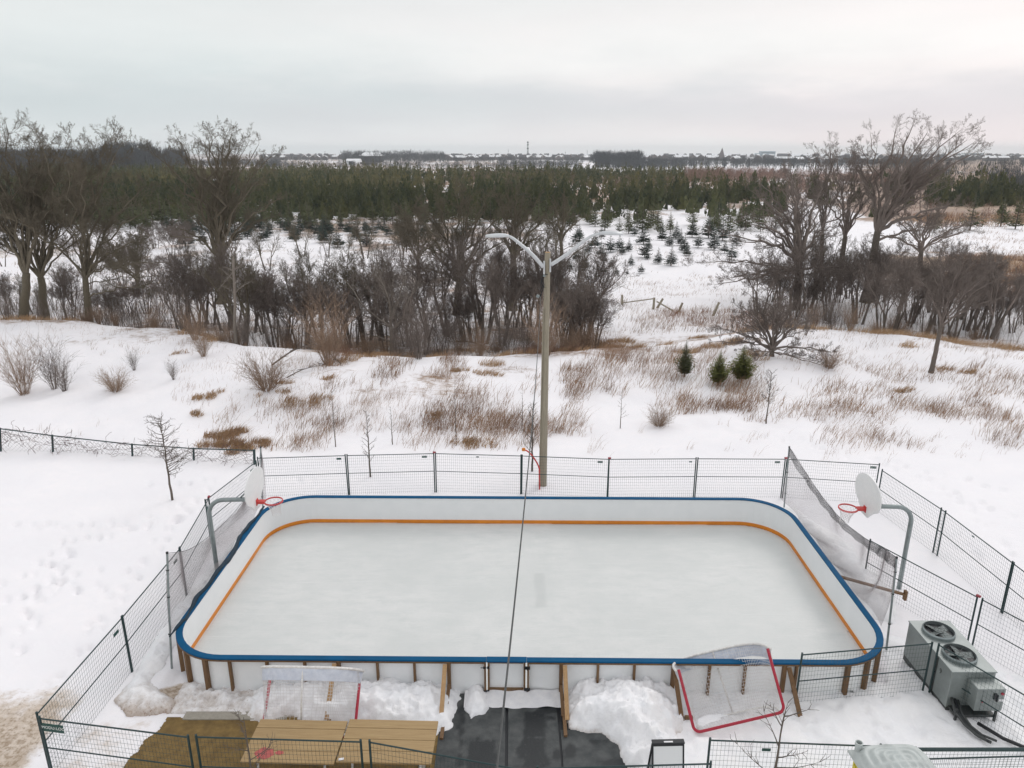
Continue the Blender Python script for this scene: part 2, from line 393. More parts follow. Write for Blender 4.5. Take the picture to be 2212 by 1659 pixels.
def seg_prisms(segs, n=3):
    """segs (k,8): p0 p1 r0 r1 -> vertices and quads of thin prisms"""
    S = np.asarray(segs, float).reshape(-1, 8); k = len(S)
    if k == 0: return np.zeros((0, 3)), np.zeros((0, 4), int)
    p0, p1, r0, r1 = S[:, :3], S[:, 3:6], S[:, 6], S[:, 7]
    d = p1-p0; d /= (np.linalg.norm(d, axis=1, keepdims=True)+1e-9)
    ref = np.where(np.abs(d[:, 2:3]) > .9, np.array([[1., 0, 0]]), np.array([[0, 0, 1.]]))
    a = np.cross(d, ref); a /= (np.linalg.norm(a, axis=1, keepdims=True)+1e-9); b = np.cross(d, a)
    V = np.zeros((k, 2*n, 3))
    for j in range(n):
        t = 2*math.pi*j/n; o = a*math.cos(t)+b*math.sin(t)
        V[:, j] = p0+o*r0[:, None]; V[:, n+j] = p1+o*r1[:, None]
    base = (np.arange(k)*2*n)[:, None]; F = []
    for j in range(n):
        F.append(base+np.array([[j, (j+1) % n, n+(j+1) % n, n+j]]))
    return V.reshape(-1, 3), np.concatenate(F)
# ------------------------------------------------------------------ ground sheet
def grass_amount(x, y):
    r = np.hypot(x, y); q = x/np.maximum(y, 1)
    yr = np.interp(x, YRX, YRY)
    n = fbm(x/3.2, y/1.6, 71, 5, .6)
    n2 = fbm(x/14, y/9, 77, 4)
    big = fbm(x/60, y/38, 81, 4)
    w = np.zeros_like(x); sx = 1-sstep(-1, 9, x+3*fbm(x/6, y/6, 90, 3))
    w += .24*sstep(26.5, 33, y)*(1-sstep(50, 60, y))*(1-.5*sstep(-8, -14, x)*0)*np.interp(x, [-30, -12, -8], [.45, .6, 1])
    w += .04*sstep(-3, 1.5, y-yr)*(1-sstep(7, 14, y-yr))
    w += .16*(1-sstep(4, 26, np.abs(y-50)))*sx
    w += .30*sstep(52, 66, y)*np.interp(q, [-.02, .10, .42, .5], [1.15, .42, .42, .9])
    w += .22*sstep(100, 150, y)+.12*sstep(300, 600, y)
    w += .30*sstep(135, 200, y)*sstep(-.02, .08, q)*(1-sstep(420, 470, y))
    right = sstep(.42, .52, q)
    w += right*.36*sstep(125, 140, y)
    for a, b, k in ((62, 88, .5), (132, 166, .6), (208, 262, .6), (330, 420, .4)): w += right*k*sstep(a-5, a+6, y+6*n2)*(1-sstep(b-6, b+6, y+6*n2))
    for a, b, k in ((93, 125, .38), (170, 204, .05), (420, 520, .3)): w -= right*k*sstep(a-4, a+8, y+6*n2)*(1-sstep(b-8, b+4, y+6*n2))
    w -= .8*(1-sstep(.02, .05, np.abs(q-.12)))*sstep(440, 470, y)*(1-sstep(640, 700, y))
    w -= .30*(1-right)*sstep(430, 520, y)*sstep(-.1, .35, big+.1)
    return np.clip(w*1.1+n*.45*np.clip(w*3, 0, 1)+n2*.35*np.clip(w*3, 0, 1)+big*.5*sstep(60, 160, r), 0, 1)
def dirt_amount(x, y):
    d = sstep(-7.6, -9.2, x)*sstep(15.5, 12.0, y+.25*(x+9)) if False else (1-sstep(-9.6, -8.0, x))*(1-sstep(11.8, 16.2, y-.22*(x+9)))
    lane = (1-sstep(.5, 1.3, np.abs(x+7.9)))*(1-sstep(11.5, 14.5, y))*.7
    c, s = math.cos(RTH), math.sin(RTH); lx = c*(x-RX)+s*(y-RY); ly = -s*(x-RX)+c*(y-RY)
    edge = np.maximum(np.abs(lx)-RW, np.abs(ly)-RL)
    side = (1-sstep(.0, .9, edge))*.35*(x < -6.5)
    far = .35*(1-sstep(.2, 1.6, np.abs(y-23.6)))*(x < 1)*(x > -12)
    return np.clip(np.maximum.reduce([d, lane, side, (1-sstep(.0, .5, np.hypot(x+7.05, (y-13.0)*1.3)-.35))*1.3, far*(fbm(x/1.3, y/.5, 5, 3) > .12)]), 0, 1)
def ground_material():
    m, N, L, b = new_mat('snow_and_dry_grass_ground'); b.inputs['Roughness'].default_value = .75; b.inputs['Specular IOR Level'].default_value = .2
    g = N.new('ShaderNodeNewGeometry')
    def noise(s, d=6, r=.6, sc_=None):
        t = N.new('ShaderNodeTexNoise'); t.inputs['Scale'].default_value = s; t.inputs['Detail'].default_value = d; t.inputs['Roughness'].default_value = r
        if sc_:
            mpn = N.new('ShaderNodeMapping'); mpn.inputs['Scale'].default_value = sc_; L.new(g.outputs['Position'], mpn.inputs[0]); L.new(mpn.outputs[0], t.inputs['Vector'])
        else: L.new(g.outputs['Position'], t.inputs['Vector'])
        return t.outputs[0]
    def mth(op, a, b_=None):
        n = N.new('ShaderNodeMath'); n.operation = op
        for i, x in enumerate((a, b_)):
            if x is None: continue
            if isinstance(x, (int, float)): n.inputs[i].default_value = x
            else: L.new(x, n.inputs[i])
        return n.outputs[0]
    def mix(f_, a, b_):
        n = N.new('ShaderNodeMix'); n.data_type = 'RGBA'; L.new(f_, n.inputs[0])
        for i, x in ((6, a), (7, b_)):
            if isinstance(x, tuple): n.inputs[i].default_value = (*x, 1)
            else: L.new(x, n.inputs[i])
        return n.outputs[2]
    def rng(x, a, b_):
        n = N.new('ShaderNodeMapRange'); n.interpolation_type = 'SMOOTHSTEP'; n.inputs[1].default_value = a; n.inputs[2].default_value = b_; L.new(x, n.inputs[0]); return n.outputs[0]
    ag = N.new('ShaderNodeAttribute'); ag.attribute_name = 'grass'; ad = N.new('ShaderNodeAttribute'); ad.attribute_name = 'dirt'
    snow = mix(rng(noise(.35), .3, .7), (.90,.875,.893), (.84,.825,.855))
    snow = mix(rng(noise(3.0, 5), .35, .75), snow, (.86,.85,.875))
    gcol = mix(rng(noise(.9, 5), .3, .7), (.40,.27,.16), (.22,.135,.085))
    gcol = mix(rng(noise(.02, 4), .35, .65), gcol, (.25,.16,.115))
    k = mth('ADD', mth('MULTIPLY', ag.outputs['Fac'], 1.0), mth('MULTIPLY', mth('SUBTRACT', noise(2.4, 9, .75, (1, 1.6, 1)), .5), .95))
    k = mth('ADD', k, mth('MULTIPLY', mth('SUBTRACT', noise(.13, 8, .7, (.6, 1.5, 1)), .5), .55))
    col = mix(mth('MULTIPLY', rng(k, .42, .74), .9), snow, gcol)
    dcol = mix(rng(noise(2.2, 6, .7), .35, .65), (.40,.30,.20), (.56,.46,.36))
    kd = mth('ADD', mth('MULTIPLY', ad.outputs['Fac'], .62), mth('MULTIPLY', noise(1.3, 10, .75), .75))
    col = mix(mth('MULTIPLY', rng(kd, .76, .98), .8), col, dcol)
    kd2 = mth('ADD', mth('MULTIPLY', ad.outputs['Fac'], .5), noise(9, 8, .7))
    col = mix(mth('MULTIPLY', rng(kd2, .92, 1.12), .7), col, (.22,.15,.085))
    L.new(col, b.inputs['Base Color'])
    bn = N.new('ShaderNodeBump'); bn.inputs['Strength'].default_value = .55; bn.inputs['Distance'].default_value = .05
    L.new(mth('ADD', noise(2.2, 7, .6), mth('MULTIPLY', noise(11, 4), .25)), bn.inputs['Height']); L.new(bn.outputs[0], b.inputs['Normal'])
    return m
def build_ground():
    dense = np.radians(np.linspace(-50, 50, 801)); rest = np.radians(np.linspace(50, 310, 53))[1:-1]
    A = np.concatenate([dense, rest])
    R_ = np.concatenate([[2.0, 4.0], np.exp(np.linspace(math.log(6), math.log(64), 345)), np.exp(np.linspace(math.log(64), math.log(12000), 240))[1:]])
    aa, rr = np.meshgrid(A, R_); x = rr*np.sin(aa); y = rr*np.cos(aa)
    z = height(x.ravel(), y.ravel()).reshape(x.shape)
    V = np.stack([x, y, z], -1).reshape(-1, 3); nA, nR = len(A), len(R_)
    i, j = np.meshgrid(np.arange(nR-1), np.arange(nA), indexing='ij'); j2 = (j+1) % nA
    F = np.stack([i*nA+j, (i+1)*nA+j, (i+1)*nA+j2, i*nA+j2], -1).reshape(-1, 4)
    c = len(V); V = np.vstack([V, [[0, 0, 0]]]); T = np.array([[c, k, (k+1) % nA] for k in range(nA)])
    me = np_mesh('snow_ground', V, [F, T], ground_material(), True)
    for nm, fn in (('grass', grass_amount), ('dirt', dirt_amount)):
        at = me.attributes.new(nm, 'FLOAT', 'POINT'); at.data.foreach_set('value', np.nan_to_num(fn(V[:, 0], V[:, 1])).astype(np.float32))
    tag(obj('snow_ground', me), kind='structure')
build_ground()

# ------------------------------------------------------------------ paved strip, dead turf, rubber mats in front of the rink
def sheet(name, poly, z, m, kind='structure', step=.05, attr=None, jag=0., thick=0.):
    xs = [p[0] for p in poly]; ys = [p[1] for p in poly]
    gx = np.arange(min(xs)-.05, max(xs)+.05, step); gy = np.arange(min(ys)-.05, max(ys)+.05, step)
    X, Y = np.meshgrid(gx, gy); d = poly_in(X, Y, poly)
    if jag: d = d+jag*fbm(X/.35, Y/.35, 13, 4)
    Z = np.full(X.shape, z)+.004*fbm(X/.4, Y/.4, 2, 2); keep = d > 0
    nx = len(gx); i, j = np.nonzero(keep[:-1, :-1] & keep[1:, :-1] & keep[:-1, 1:] & keep[1:, 1:])
    F = np.stack([i*nx+j, i*nx+j+1, (i+1)*nx+j+1, (i+1)*nx+j], -1)
    V = np.stack([X, Y, Z], -1).reshape(-1, 3); used = np.unique(F); mp_ = -np.ones(len(V), int); mp_[used] = np.arange(len(used))
    V = V[used]; F = mp_[F]
    me = np_mesh(name, V, F, m, True)
    if attr:
        at = me.attributes.new(attr[0], 'FLOAT', 'POINT'); at.data.foreach_set('value', attr[1](V[:, 0], V[:, 1]).astype(np.float32))
    return obj(name, me)
M['turf'] = mat('matted_brown_turf', (.24,.155,.05), .95, c2=(.12,.075,.026), scale=5, bump=.9, bscale=60)
pz = lambda u, v, z=0.: tuple(P(u, v, z)[:2])
turf = [(-7.3, 9.0), (-7.25, 10.6), (-7.2, 11.6), (-7.0, 12.2), (-6.6, 12.38), (-5.2, 12.38), (-3.6, 12.38), (-1.0, 12.38), (-1.0, 9.0)]
sheet('dead_turf', turf, .012, M['turf'], jag=.16, step=.022)['kind'] = 'structure'
mb = MB(); mb.box((-5.65, 12.30, .015), (2.1, .22, .05), bev=.01); o = mb.build('concrete_kerb', M['concrete']); o['kind'] = 'structure'

def wet(x, y):
    w_ = np.zeros_like(x)
    for (u0, v0, u1, v1, rr) in ((985,1525,1010,1659,.08), (1018,1590,1040,1625,.12), (1005,1600,1065,1700,.1), (1130,1535,1178,1590,.14), (1128,1600,1180,1720,.12),
                                 (1160,1500,1210,1545,.12), (1182,1545,1205,1560,.1), (1055,1630,1075,1700,.1), (1270,1597,1320,1607,.1), (1190,1615,1240,1640,.08), (1300,1640,1400,1690,.1)):
        a = pz(u0, v1); b_ = pz(u1, v0)
        x0, x1 = min(a[0], b_[0]), max(a[0], b_[0]); y0, y1 = min(a[1], b_[1]), max(a[1], b_[1])
        dx = np.maximum(np.maximum(x0+rr-x, x-x1+rr), 0); dy = np.maximum(np.maximum(y0+rr-y, y-y1+rr), 0)
        d = np.hypot(dx, dy)-rr+.17*fbm(x/.3, y/.3, 8, 4, .6)
        w_ = np.maximum(w_, 1-sstep(-.03, .05, d))
    return w_
def mat_material():
    m = mat('black_rubber_mat', (.095,.10,.10), .8, c2=(.04,.045,.047), scale=3.5, bump=.3, bscale=50)
    N, L = m.node_tree.nodes, m.node_tree.links; b = N['Principled BSDF']; src = b.inputs['Base Color'].links[0].from_socket
    a = N.new('ShaderNodeAttribute'); a.attribute_name = 'wet'
    mx_ = N.new('ShaderNodeMix'); mx_.data_type = 'RGBA'; L.new(a.outputs['Fac'], mx_.inputs[0]); L.new(src, mx_.inputs[6]); mx_.inputs[7].default_value = (.008,.011,.013,1)
    t = N.new('ShaderNodeTexNoise'); t.inputs['Scale'].default_value = 22; t.inputs['Detail'].default_value = 6; t.inputs['Roughness'].default_value = .7
    g = N.new('ShaderNodeNewGeometry'); L.new(g.outputs['Position'], t.inputs['Vector'])
    r = N.new('ShaderNodeMapRange'); r.inputs[1].default_value = .62; r.inputs[2].default_value = .75; r.inputs[4].default_value = .5; L.new(t.outputs[0], r.inputs[0])
    m2 = N.new('ShaderNodeMix'); m2.data_type = 'RGBA'; L.new(r.outputs[0], m2.inputs[0]); L.new(mx_.outputs[2], m2.inputs[6]); m2.inputs[7].default_value = (.22,.20,.19,1)
    L.new(m2.outputs[2], b.inputs['Base Color'])
    rr = N.new('ShaderNodeMapRange'); rr.inputs[3].default_value = .85; rr.inputs[4].default_value = .45; L.new(a.outputs['Fac'], rr.inputs[0]); L.new(rr.outputs[0], b.inputs['Roughness'])
    return m
M['mat'] = mat_material()
xs_ = [pz(985,1560)[0]-.35, pz(1096,1520)[0]-.012, pz(1205,1540)[0]-.01, 2.85]
for i, (x0, x1, y1, lab) in enumerate(((xs_[0], xs_[1]-.003, 12.95, 'black rubber mat left of the seam, end of the picnic tables side, wet patches'), (xs_[1]+.003, xs_[2]-.003, 12.95, 'middle black rubber mat in front of the rink gate with square wet stain'),
                                      (xs_[2]+.003, xs_[3], pz(1250,1578)[1], 'grey-black rubber mat running under the right snow pile to the sandwich board'))):
    z_ = .022+.004*(i == 1); s_ = sheet('rubber_mat', [(x0, 8.6), (x1, 8.6), (x1, y1), (x0, y1)], z_, M['mat'], step=.04, attr=('wet', wet))
    tag(s_, lab, 'rubber mat', 'rubber mats in front of the gate')
mb = MB(); mb.box((.45, 10.7, -.02), (4.3, 4.4, .03)); o = mb.build('paving', M['black']); o['kind'] = 'structure'
mb = MB(); mb.box((xs_[0]-.2, 10.2, .03), (.12, 3.2, .03)); tag(mb.build('floor_strip', M['concrete']), 'pale worn strip lying beside the left rubber mat', 'floor strip')

# ------------------------------------------------------------------ snow banks
def mound(name, label, poly, H_, wd, seed, lump=.12, step=.03, dirt=None, cat='snow pile', z0=0., ridge=None, clip=True):
    xs = [p[0] for p in poly]; ys = [p[1] for p in poly]
    gx = np.arange(min(xs)-.3, max(xs)+.3, step); gy = np.arange(min(ys)-.3, max(ys)+.3, step)
    X, Y = np.meshgrid(gx, gy); d = poly_in(X, Y, poly)+.16*fbm(X/.5, Y/.5, seed, 4, .6)
    t = np.clip(d/wd, 0, 1); base = H_*(1-(1-t)**2.2)
    if ridge is not None: base = base*ridge(X, Y)
    chunk = 1-np.abs(fbm(X/.42, Y/.42, seed+3, 4, .55))*2.2; soft = fbm(X/.9, Y/.9, seed+7, 3)
    Z = z0+base+np.clip(t*2.5, 0, 1)*(lump*(chunk-.55)+lump*1.2*soft); Z = Z+np.clip(t*3, 0, 1)*lump*.30*(.6-np.abs(fbm(X/.13, Y/.13, seed+11, 3, .6))*2.4)
    for dx, dy, rr, dep in DENTS:
        if gx[0] < dx < gx[-1] and gy[0] < dy < gy[-1]: Z = Z-dep*.7*np.exp(-(((X-dx)/.8)**2+((Y-dy)/1.3)**2)/(rr*rr))
    Z = np.where(d > 0, np.maximum(Z, z0+.0), z0-.15)
    keep = (d > -.06) & ((~((Y > RY-RL-.032-.0125*(X-RX)) & (np.abs(X-RX) < RW-RR+.4) & (Y < RY))) | (not clip)); nx = len(gx); i, j = np.nonzero(keep[:-1, :-1] | keep[1:, :-1] | keep[:-1, 1:] | keep[1:, 1:])
    F = np.stack([i*nx+j, i*nx+j+1, (i+1)*nx+j+1, (i+1)*nx+j], -1); V = np.stack([X, Y, Z], -1).reshape(-1, 3)
    D = (dirt(X, Y, Z, d) if dirt else np.zeros_like(X)).ravel()
    used = np.unique(F); mp_ = -np.ones(len(V), int); mp_[used] = np.arange(len(used)); V = V[used]; F = mp_[F]
    me = np_mesh(name, V, F, M['bank'], True); at = me.attributes.new('dirt', 'FLOAT', 'POINT'); at.data.foreach_set('value', D[used].astype(np.float32))
    return tag(obj(name, me), label, cat)
low = lambda X, Y, Z, d: np.clip(.9-Z*2.4, 0, 1)*.9+.1
mound('snow_pile', 'dirty snow pile behind the picnic tables and under the left goal', [(-7.1, 13.3), (-7.15, 12.62), (-7.0, 12.42), (-6.0, 12.36), (-5.3, 12.12), (-4.9, 12.02), (-4.5, 12.2), (-3.6, 12.1), (-2.7, 11.82), (-1.6, 11.7), (-1.2, 11.95), (-1.12, 12.5), (-1.15, 13.6), (-4, 13.8), (-6, 13.6)],
      .50, .75, 3, lump=.13, step=.035, dirt=lambda X, Y, Z, d: np.clip((.66-Z*1.0)-.22*sstep(-5.0, -3.2, X), 0, 1), ridge=lambda X, Y: np.interp(X, [-7, -6.2, -5.3, -4.4, -3.2, -1.2], [.42, .38, .52, .85, .85, .8])*np.interp(Y, [11.6, 12.3, 12.7, 13.0], [.85, 1, .95, .72]))
mound('snow_pile', 'big clean white snow pile between the gate braces and the sandwich board', [(1.12, 13.6), (1.1, 12.3), (1.05, 11.9), (1.75, 11.8), (2.05, 11.35), (2.2, 10.95), (2.6, 10.72), (3.0, 10.8), (3.25, 11.5), (3.5, 12.2), (3.7, 13.6)],
      .52, .55, 17, lump=.15, dirt=lambda X, Y, Z, d: np.clip(.85-Z*3, 0, 1)*.8, ridge=lambda X, Y: np.interp(X, [1.1, 1.6, 2.4, 3.4, 4.3], [.55, .75, 1.05, .75, .35])*np.interp(Y, [11, 12.2, 13.0], [.8, 1.05, .85]))
mound('snow_pile', 'small heap of snow by the left gate brace and white liner', [(-1.0, 12.86), (-1.02, 12.4), (-.85, 12.15), (-.55, 12.35), (-.45, 12.9), (-.7, 13.4), (-1.0, 13.4)], .26, .3, 29, lump=.06, dirt=lambda X, Y, Z, d: np.clip(.6-Z*3, 0, 1)*.6)
mound('snow_pile', 'dirty ridge of snow along the left end of the rink boards', [(-8.35, 13.4), (-8.3, 12.7), (-7.9, 12.35), (-7.0, 12.4), (-7.0, 12.75), (-7.5, 13.0), (-7.85, 13.3), (-7.75, 16), (-7.7, 19), (-8.2, 20), (-8.5, 17), (-8.5, 14.5)],
      .22, .6, 41, lump=.08, dirt=lambda X, Y, Z, d: np.clip(.55-Z*1.2+.35*(1-sstep(12, 13.6, Y)), 0, 1)*np.interp(Y, [13, 15, 20], [1, .55, .2]))
mound('snow_pile', 'wide trampled snow drift between the right goal and the chiller', [(3.2, 12.86), (3.0, 11.2), (2.62, 10.6), (2.45, 9.0), (12, 9.0), (12, 13), (9, 15), (8.6, 16), (8.45, 14), (8.1, 13.3), (7.2, 13.6), (3.6, 13.6)],
      .10, .8, 57, lump=.05, step=.06, dirt=lambda X, Y, Z, d: .12+0*X)
mound('snow_pile', 'snow drifted under the sagging net on the right end of the rink', [(8.35, 21.3), (9.0, 21.4), (9.9, 19), (10.0, 16.5), (9.3, 15.4), (8.5, 15.6), (8.42, 18), (8.2, 20)], .5, .9, 61, lump=.05, step=.07)

# ------------------------------------------------------------------ the rink
def rink_T(p): c, s = math.cos(RTH), math.sin(RTH); return (RX+c*p[0]-s*p[1], RY+s*p[0]+c*p[1])
def rr_path(off, n=12):
    """rounded rectangle, counter-clockwise, offset outwards from the ice edge; list of (x,y,nx,ny)"""
    pts = []; r = RR
    for cx_, cy_, a0 in ((RW-r, -RL+r, -90), (RW-r, RL-r, 0), (-RW+r, RL-r, 90), (-RW+r, -RL+r, 180)):
        for i in range(n+1):
            a = math.radians(a0+90*i/n); pts.append((cx_+(r+off)*math.cos(a), cy_+(r+off)*math.sin(a), math.cos(a), math.sin(a)))
    return pts
def ring(mb, prof, n=12, gap=None, x0=None):
    """sweep a closed profile [(off,z)] around the rink"""
    rings = []
    for k, (o_, z_) in enumerate(prof): rings.append([(p[0], p[1], z_) for p in rr_path(o_, n)])
    m_ = len(rings[0]); P_ = len(prof); vs = [q for r in rings for q in r]; fs = []
    for a in range(P_):
        b = (a+1) % P_
        for i in range(m_):
            i2 = (i+1) % m_
            if gap and i == m_-1: continue
            fs.append((a*m_+i, a*m_+i2, b*m_+i2, b*m_+i))
    mb.add(vs, fs)
def ring_full(name, prof, m, parent, gate=None, smooth=False):
    mb = MB(); ring(mb, prof, gap=gate is not None)
    if gate:                                                # the long near side in two pieces either side of the gate
        for xa, xb in ((-RW+RR, gate[0]), (gate[1], RW-RR)):
            pr = [(xa, -RL-o_, z_) for o_, z_ in prof]+[(xb, -RL-o_, z_) for o_, z_ in prof]; k = len(prof)
            mb.add(pr, [tuple(range(k)), tuple(range(2*k-1, k-1, -1))]+[(i, i+k, (i+1) % k+k, (i+1) % k) for i in range(k)])
    return mb.build(name, m, parent, smooth)
rink = thing('rink_boards', 'white rounded rink boards with blue cap rail and orange kick plate around the ice', 'rink boards', (RX, RY, 0), RTH)
GA, GB = -.97, -.03                                         # gate opening (local x)
def lx_(u, v=1440, z=.8): p = P(u, v, z); return math.cos(RTH)*(p[0]-RX)+math.sin(RTH)*(p[1]-RY)
GA, GB = lx_(1049), lx_(1139)
ring_full('dasher_panel', [(0, .0), (0, CAPZ-.035), (.02, CAPZ-.035), (.02, .0)], M['board'], rink, (GA, GB))
mb = MB(); ring(mb, [(.024, -.02), (.024, CAPZ-.075), (.03, CAPZ-.075), (.03, -.02)], gap=True)
for xa, xb in ((-RW+RR, GA), (GB, RW-RR)): mb.box(((xa+xb)/2, -RL-.027, (CAPZ-.095)/2), (xb-xa, .006, CAPZ-.055))
mb.build('outer_panel', M['board_out'], rink)
ring_full('cap_rail', [(-.025, CAPZ-.03), (-.025, CAPZ-.008), (-.015, CAPZ), (.11, CAPZ), (.12, CAPZ-.008), (.12, CAPZ-.03)], M['blue'], rink, (GA+.01, GB-.01))
ring_full('kick_plate', [(-.012, .0), (-.012, .115), (-.001, .115), (-.001, .0)], M['orange'], rink, (GA, GB))
ring_full('top_plate', [(.033, CAPZ-.072), (.033, CAPZ-.036), (.122, CAPZ-.036), (.122, CAPZ-.072)], M['wood'], rink, (GA-.02, GB+.02))
# seams between the poly sheets
mb = MB()
for k in range(-5, 6):
    mb = MB(); mb.box((k*1.22+.2, RL-.0008, .5), (.006, .002, .7)); mb.build('panel_seam', M['board'], rink)
# timber studs
def stud(x, y, ang, wdt=.04, dep=.088, m='wood', zb=-.03, z1=None):
    mb = MB(); R = Matrix.Rotation(ang, 3, 'Z'); z1 = z1 or CAPZ-.073; mb.box((x, y, (zb+z1)/2), (wdt, dep, z1-zb), R); return mb.build('stud', M[m], rink)
near_u = [488, 570, 653, 727, 812, 893, 968, 1213, 1293, 1372, 1457, 1535, 1612, 1697, 1723]
for u in near_u:
    w2 = .075 if u in (968, 1213, 1697, 727, 1457) else .045
    stud(lx_(u), -RL-.078, 0, w2)
for cxx, sgn in ((-RW+RR, -1), (RW-RR, 1)):
    for a in ((14, 38, 62, 86) if sgn < 0 else (8, 30, 52, 74)):
        t = math.radians(-90+sgn*a); stud(cxx+(RR+.078)*math.cos(t), -RL+RR+(RR+.078)*math.sin(t), t+math.pi/2, .08)
for k in range(1, 7):
    for sx in (-1, 1): stud(sx*(RW+.078), -RL+RR+k*.75, math.pi/2, .04)
for k in range(-7, 8): stud(k*.85, RL+.078, 0, .04)
# raking braces on the near side and the long one on the right
def brace(u, side, foot=True, m='wood_new', run=1.0, dx=0.):
    x = lx_(u); mb = MB(); mb.beam((x+side*.075, -RL-.11, CAPZ-.1), (x+side*.075+dx, -RL-.11-run, .06), .04, .088, (1, 0, 0)); b_ = mb.build('brace', M[m], rink)
    if foot:
        mb = MB(); mb.box((x+side*.02+dx, -RL-.55-run*.5, .03), (.07, run*.95, .08)); mb.build('brace_foot', M['wood'], rink)
        mb = MB(); mb.beam((x+side*.0, -RL-.14, .30), (x+side*.02, -RL-.75, .05), .04, .07, (1, 0, 0)); mb.build('short_brace', M['wood'], rink)
brace(968, -1, run=.85, dx=-.02); brace(1213, 1, run=.75, dx=.02); brace(727, -1, run=.8, dx=-.02); brace(1457, 0, run=.75, m='wood', dx=.06, foot=False); brace(1697, 1, run=.6, foot=False, m='wood', dx=.1)
mb = MB(); x_ = lx_(1465); mb.box((x_+.12, -RL-.83, .10), (.16, .07, .10)); mb.build('brace_foot', M['wood'], rink)
mb = MB(); mb.beam((RW+.14, -.35, CAPZ-.12), (RW+1.72, -.62, .42), .04, .10, (0, 1, 0)); mb.box((RW+1.74, -.62, .40), (.06, .10, .26)); mb.build('brace', M['wood'], rink)
# gate
gate = MB(); gate.box(((GA+GB)/2, -RL-.012, CAPZ/2+.03), (GB-GA-.07, .02, CAPZ-.13)); gate = gate.build('gate', M['board_out'], rink)
mb = MB(); gx0, gx1 = GA+.035, GB-.035
for x in (gx0+.02, gx1-.02): mb.box((x, -RL-.06, CAPZ/2+.02), (.04, .075, CAPZ-.12))
mb.box(((gx0+gx1)/2, -RL-.06, .10), (gx1-gx0-.09, .075, .09)); mb.box(((gx0+gx1)/2, -RL-.06, CAPZ-.06), (gx1-gx0-.09, .075, .035)); mb.build('gate_frame', M['wood'], gate)
mb = MB(); mb.box(((gx0+gx1)/2, -RL-.05, CAPZ-.016), (gx1-gx0+.045, .165, .032), bev=.006); mb.build('gate_cap', M['blue'], gate)
for x, z in ((GB, CAPZ-.17), (GB, .17), (GA+.005, .10)):
    mb = MB(); mb.box((x, -RL-.115, z), (.12 if x == GB else .13, .02, .075), bev=.004); mb.tube([(x, -RL-.13, z-.045), (x, -RL-.13, z+.045)], .012, 8); mb.build('hinge', M['black'], gate)
mb = MB(); mb.tube([(GA-.11, -RL-.12, CAPZ-.17), (GA+.06, -RL-.12, CAPZ-.17)], .008, 6); mb.box((GA-.03, -RL-.115, CAPZ-.17), (.05, .02, .05)); mb.box((GA+.05, -RL-.115, CAPZ-.17), (.05, .02, .05)); mb.build('latch', M['black'], gate)
for x in (GA-.02, GB+.02): stud(x, -RL-.078, 0, .035)
mb = MB(); mb.box(((GA+GB)/2, -RL-.085, .0), (GB-GA+.1, .10, .03)); mb.build('sill', M['wood'], rink)

# ice
def ice_material():
    m, N, L, b = new_mat('skated_ice'); g = N.new('ShaderNodeNewGeometry')
    def noise(s, sc_=(1, 1, 1), d=6, r=.6):
        mpn = N.new('ShaderNodeMapping'); mpn.inputs['Scale'].default_value = sc_; L.new(g.outputs['Position'], mpn.inputs[0])
        t = N.new('ShaderNodeTexNoise'); t.inputs['Scale'].default_value = s; t.inputs['Detail'].default_value = d; t.inputs['Roughness'].default_value = r; L.new(mpn.outputs[0], t.inputs['Vector']); return t.outputs[0]
    def mix(f_, a, b_, lo=.3, hi=.7, amt=1.):
        r = N.new('ShaderNodeMapRange'); r.interpolation_type = 'SMOOTHSTEP'; r.inputs[1].default_value = lo; r.inputs[2].default_value = hi; r.inputs[4].default_value = amt; L.new(f_, r.inputs[0])
        n = N.new('ShaderNodeMix'); n.data_type = 'RGBA'; L.new(r.outputs[0], n.inputs[0])
        for i, x in ((6, a), (7, b_)):
            if isinstance(x, tuple): n.inputs[i].default_value = (*x, 1)
            else: L.new(x, n.inputs[i])
        return n.outputs[2]
    c = mix(noise(.28), (.69,.692,.682), (.585,.60,.59))
    c = mix(noise(1.6, (1, 2.2, 1), 8, .7), c, (.58,.60,.59), .35, .75)
    c = mix(noise(30, (1, 1, 1), 4), c, (.50,.52,.51), .45, .8, .5)
    for k_, (rz_, s_) in enumerate(((.4, 3.0), (1.9, 2.4), (2.7, 3.4))):
        mpn = N.new('ShaderNodeMapping'); mpn.inputs['Scale'].default_value = (.22, 9, 1); mpn.inputs['Rotation'].default_value = (0, 0, rz_); L.new(g.outputs['Position'], mpn.inputs[0])
        wv = N.new('ShaderNodeTexNoise'); wv.inputs['Scale'].default_value = s_; wv.inputs['Detail'].default_value = 5; wv.inputs['Roughness'].default_value = .7; wv.inputs['Distortion'].default_value = .8; L.new(mpn.outputs[0], wv.inputs['Vector'])
        c = mix(wv.outputs[0], c, (.72,.73,.725), .60, .68, .45)
    at = N.new('ShaderNodeAttribute'); at.attribute_name = 'patch'
    n = N.new('ShaderNodeMix'); n.data_type = 'RGBA'; L.new(at.outputs['Fac'], n.inputs[0]); L.new(c, n.inputs[6]); n.inputs[7].default_value = (.46,.48,.475,1)
    L.new(n.outputs[2], b.inputs['Base Color'])
    b.inputs['Roughness'].default_value = .38; b.inputs['Specular IOR Level'].default_value = .35
    bn = N.new('ShaderNodeBump'); bn.inputs['Strength'].default_value = .12; bn.inputs['Distance'].default_value = .01; L.new(noise(25), bn.inputs['Height']); L.new(bn.outputs[0], b.inputs['Normal'])
    return m
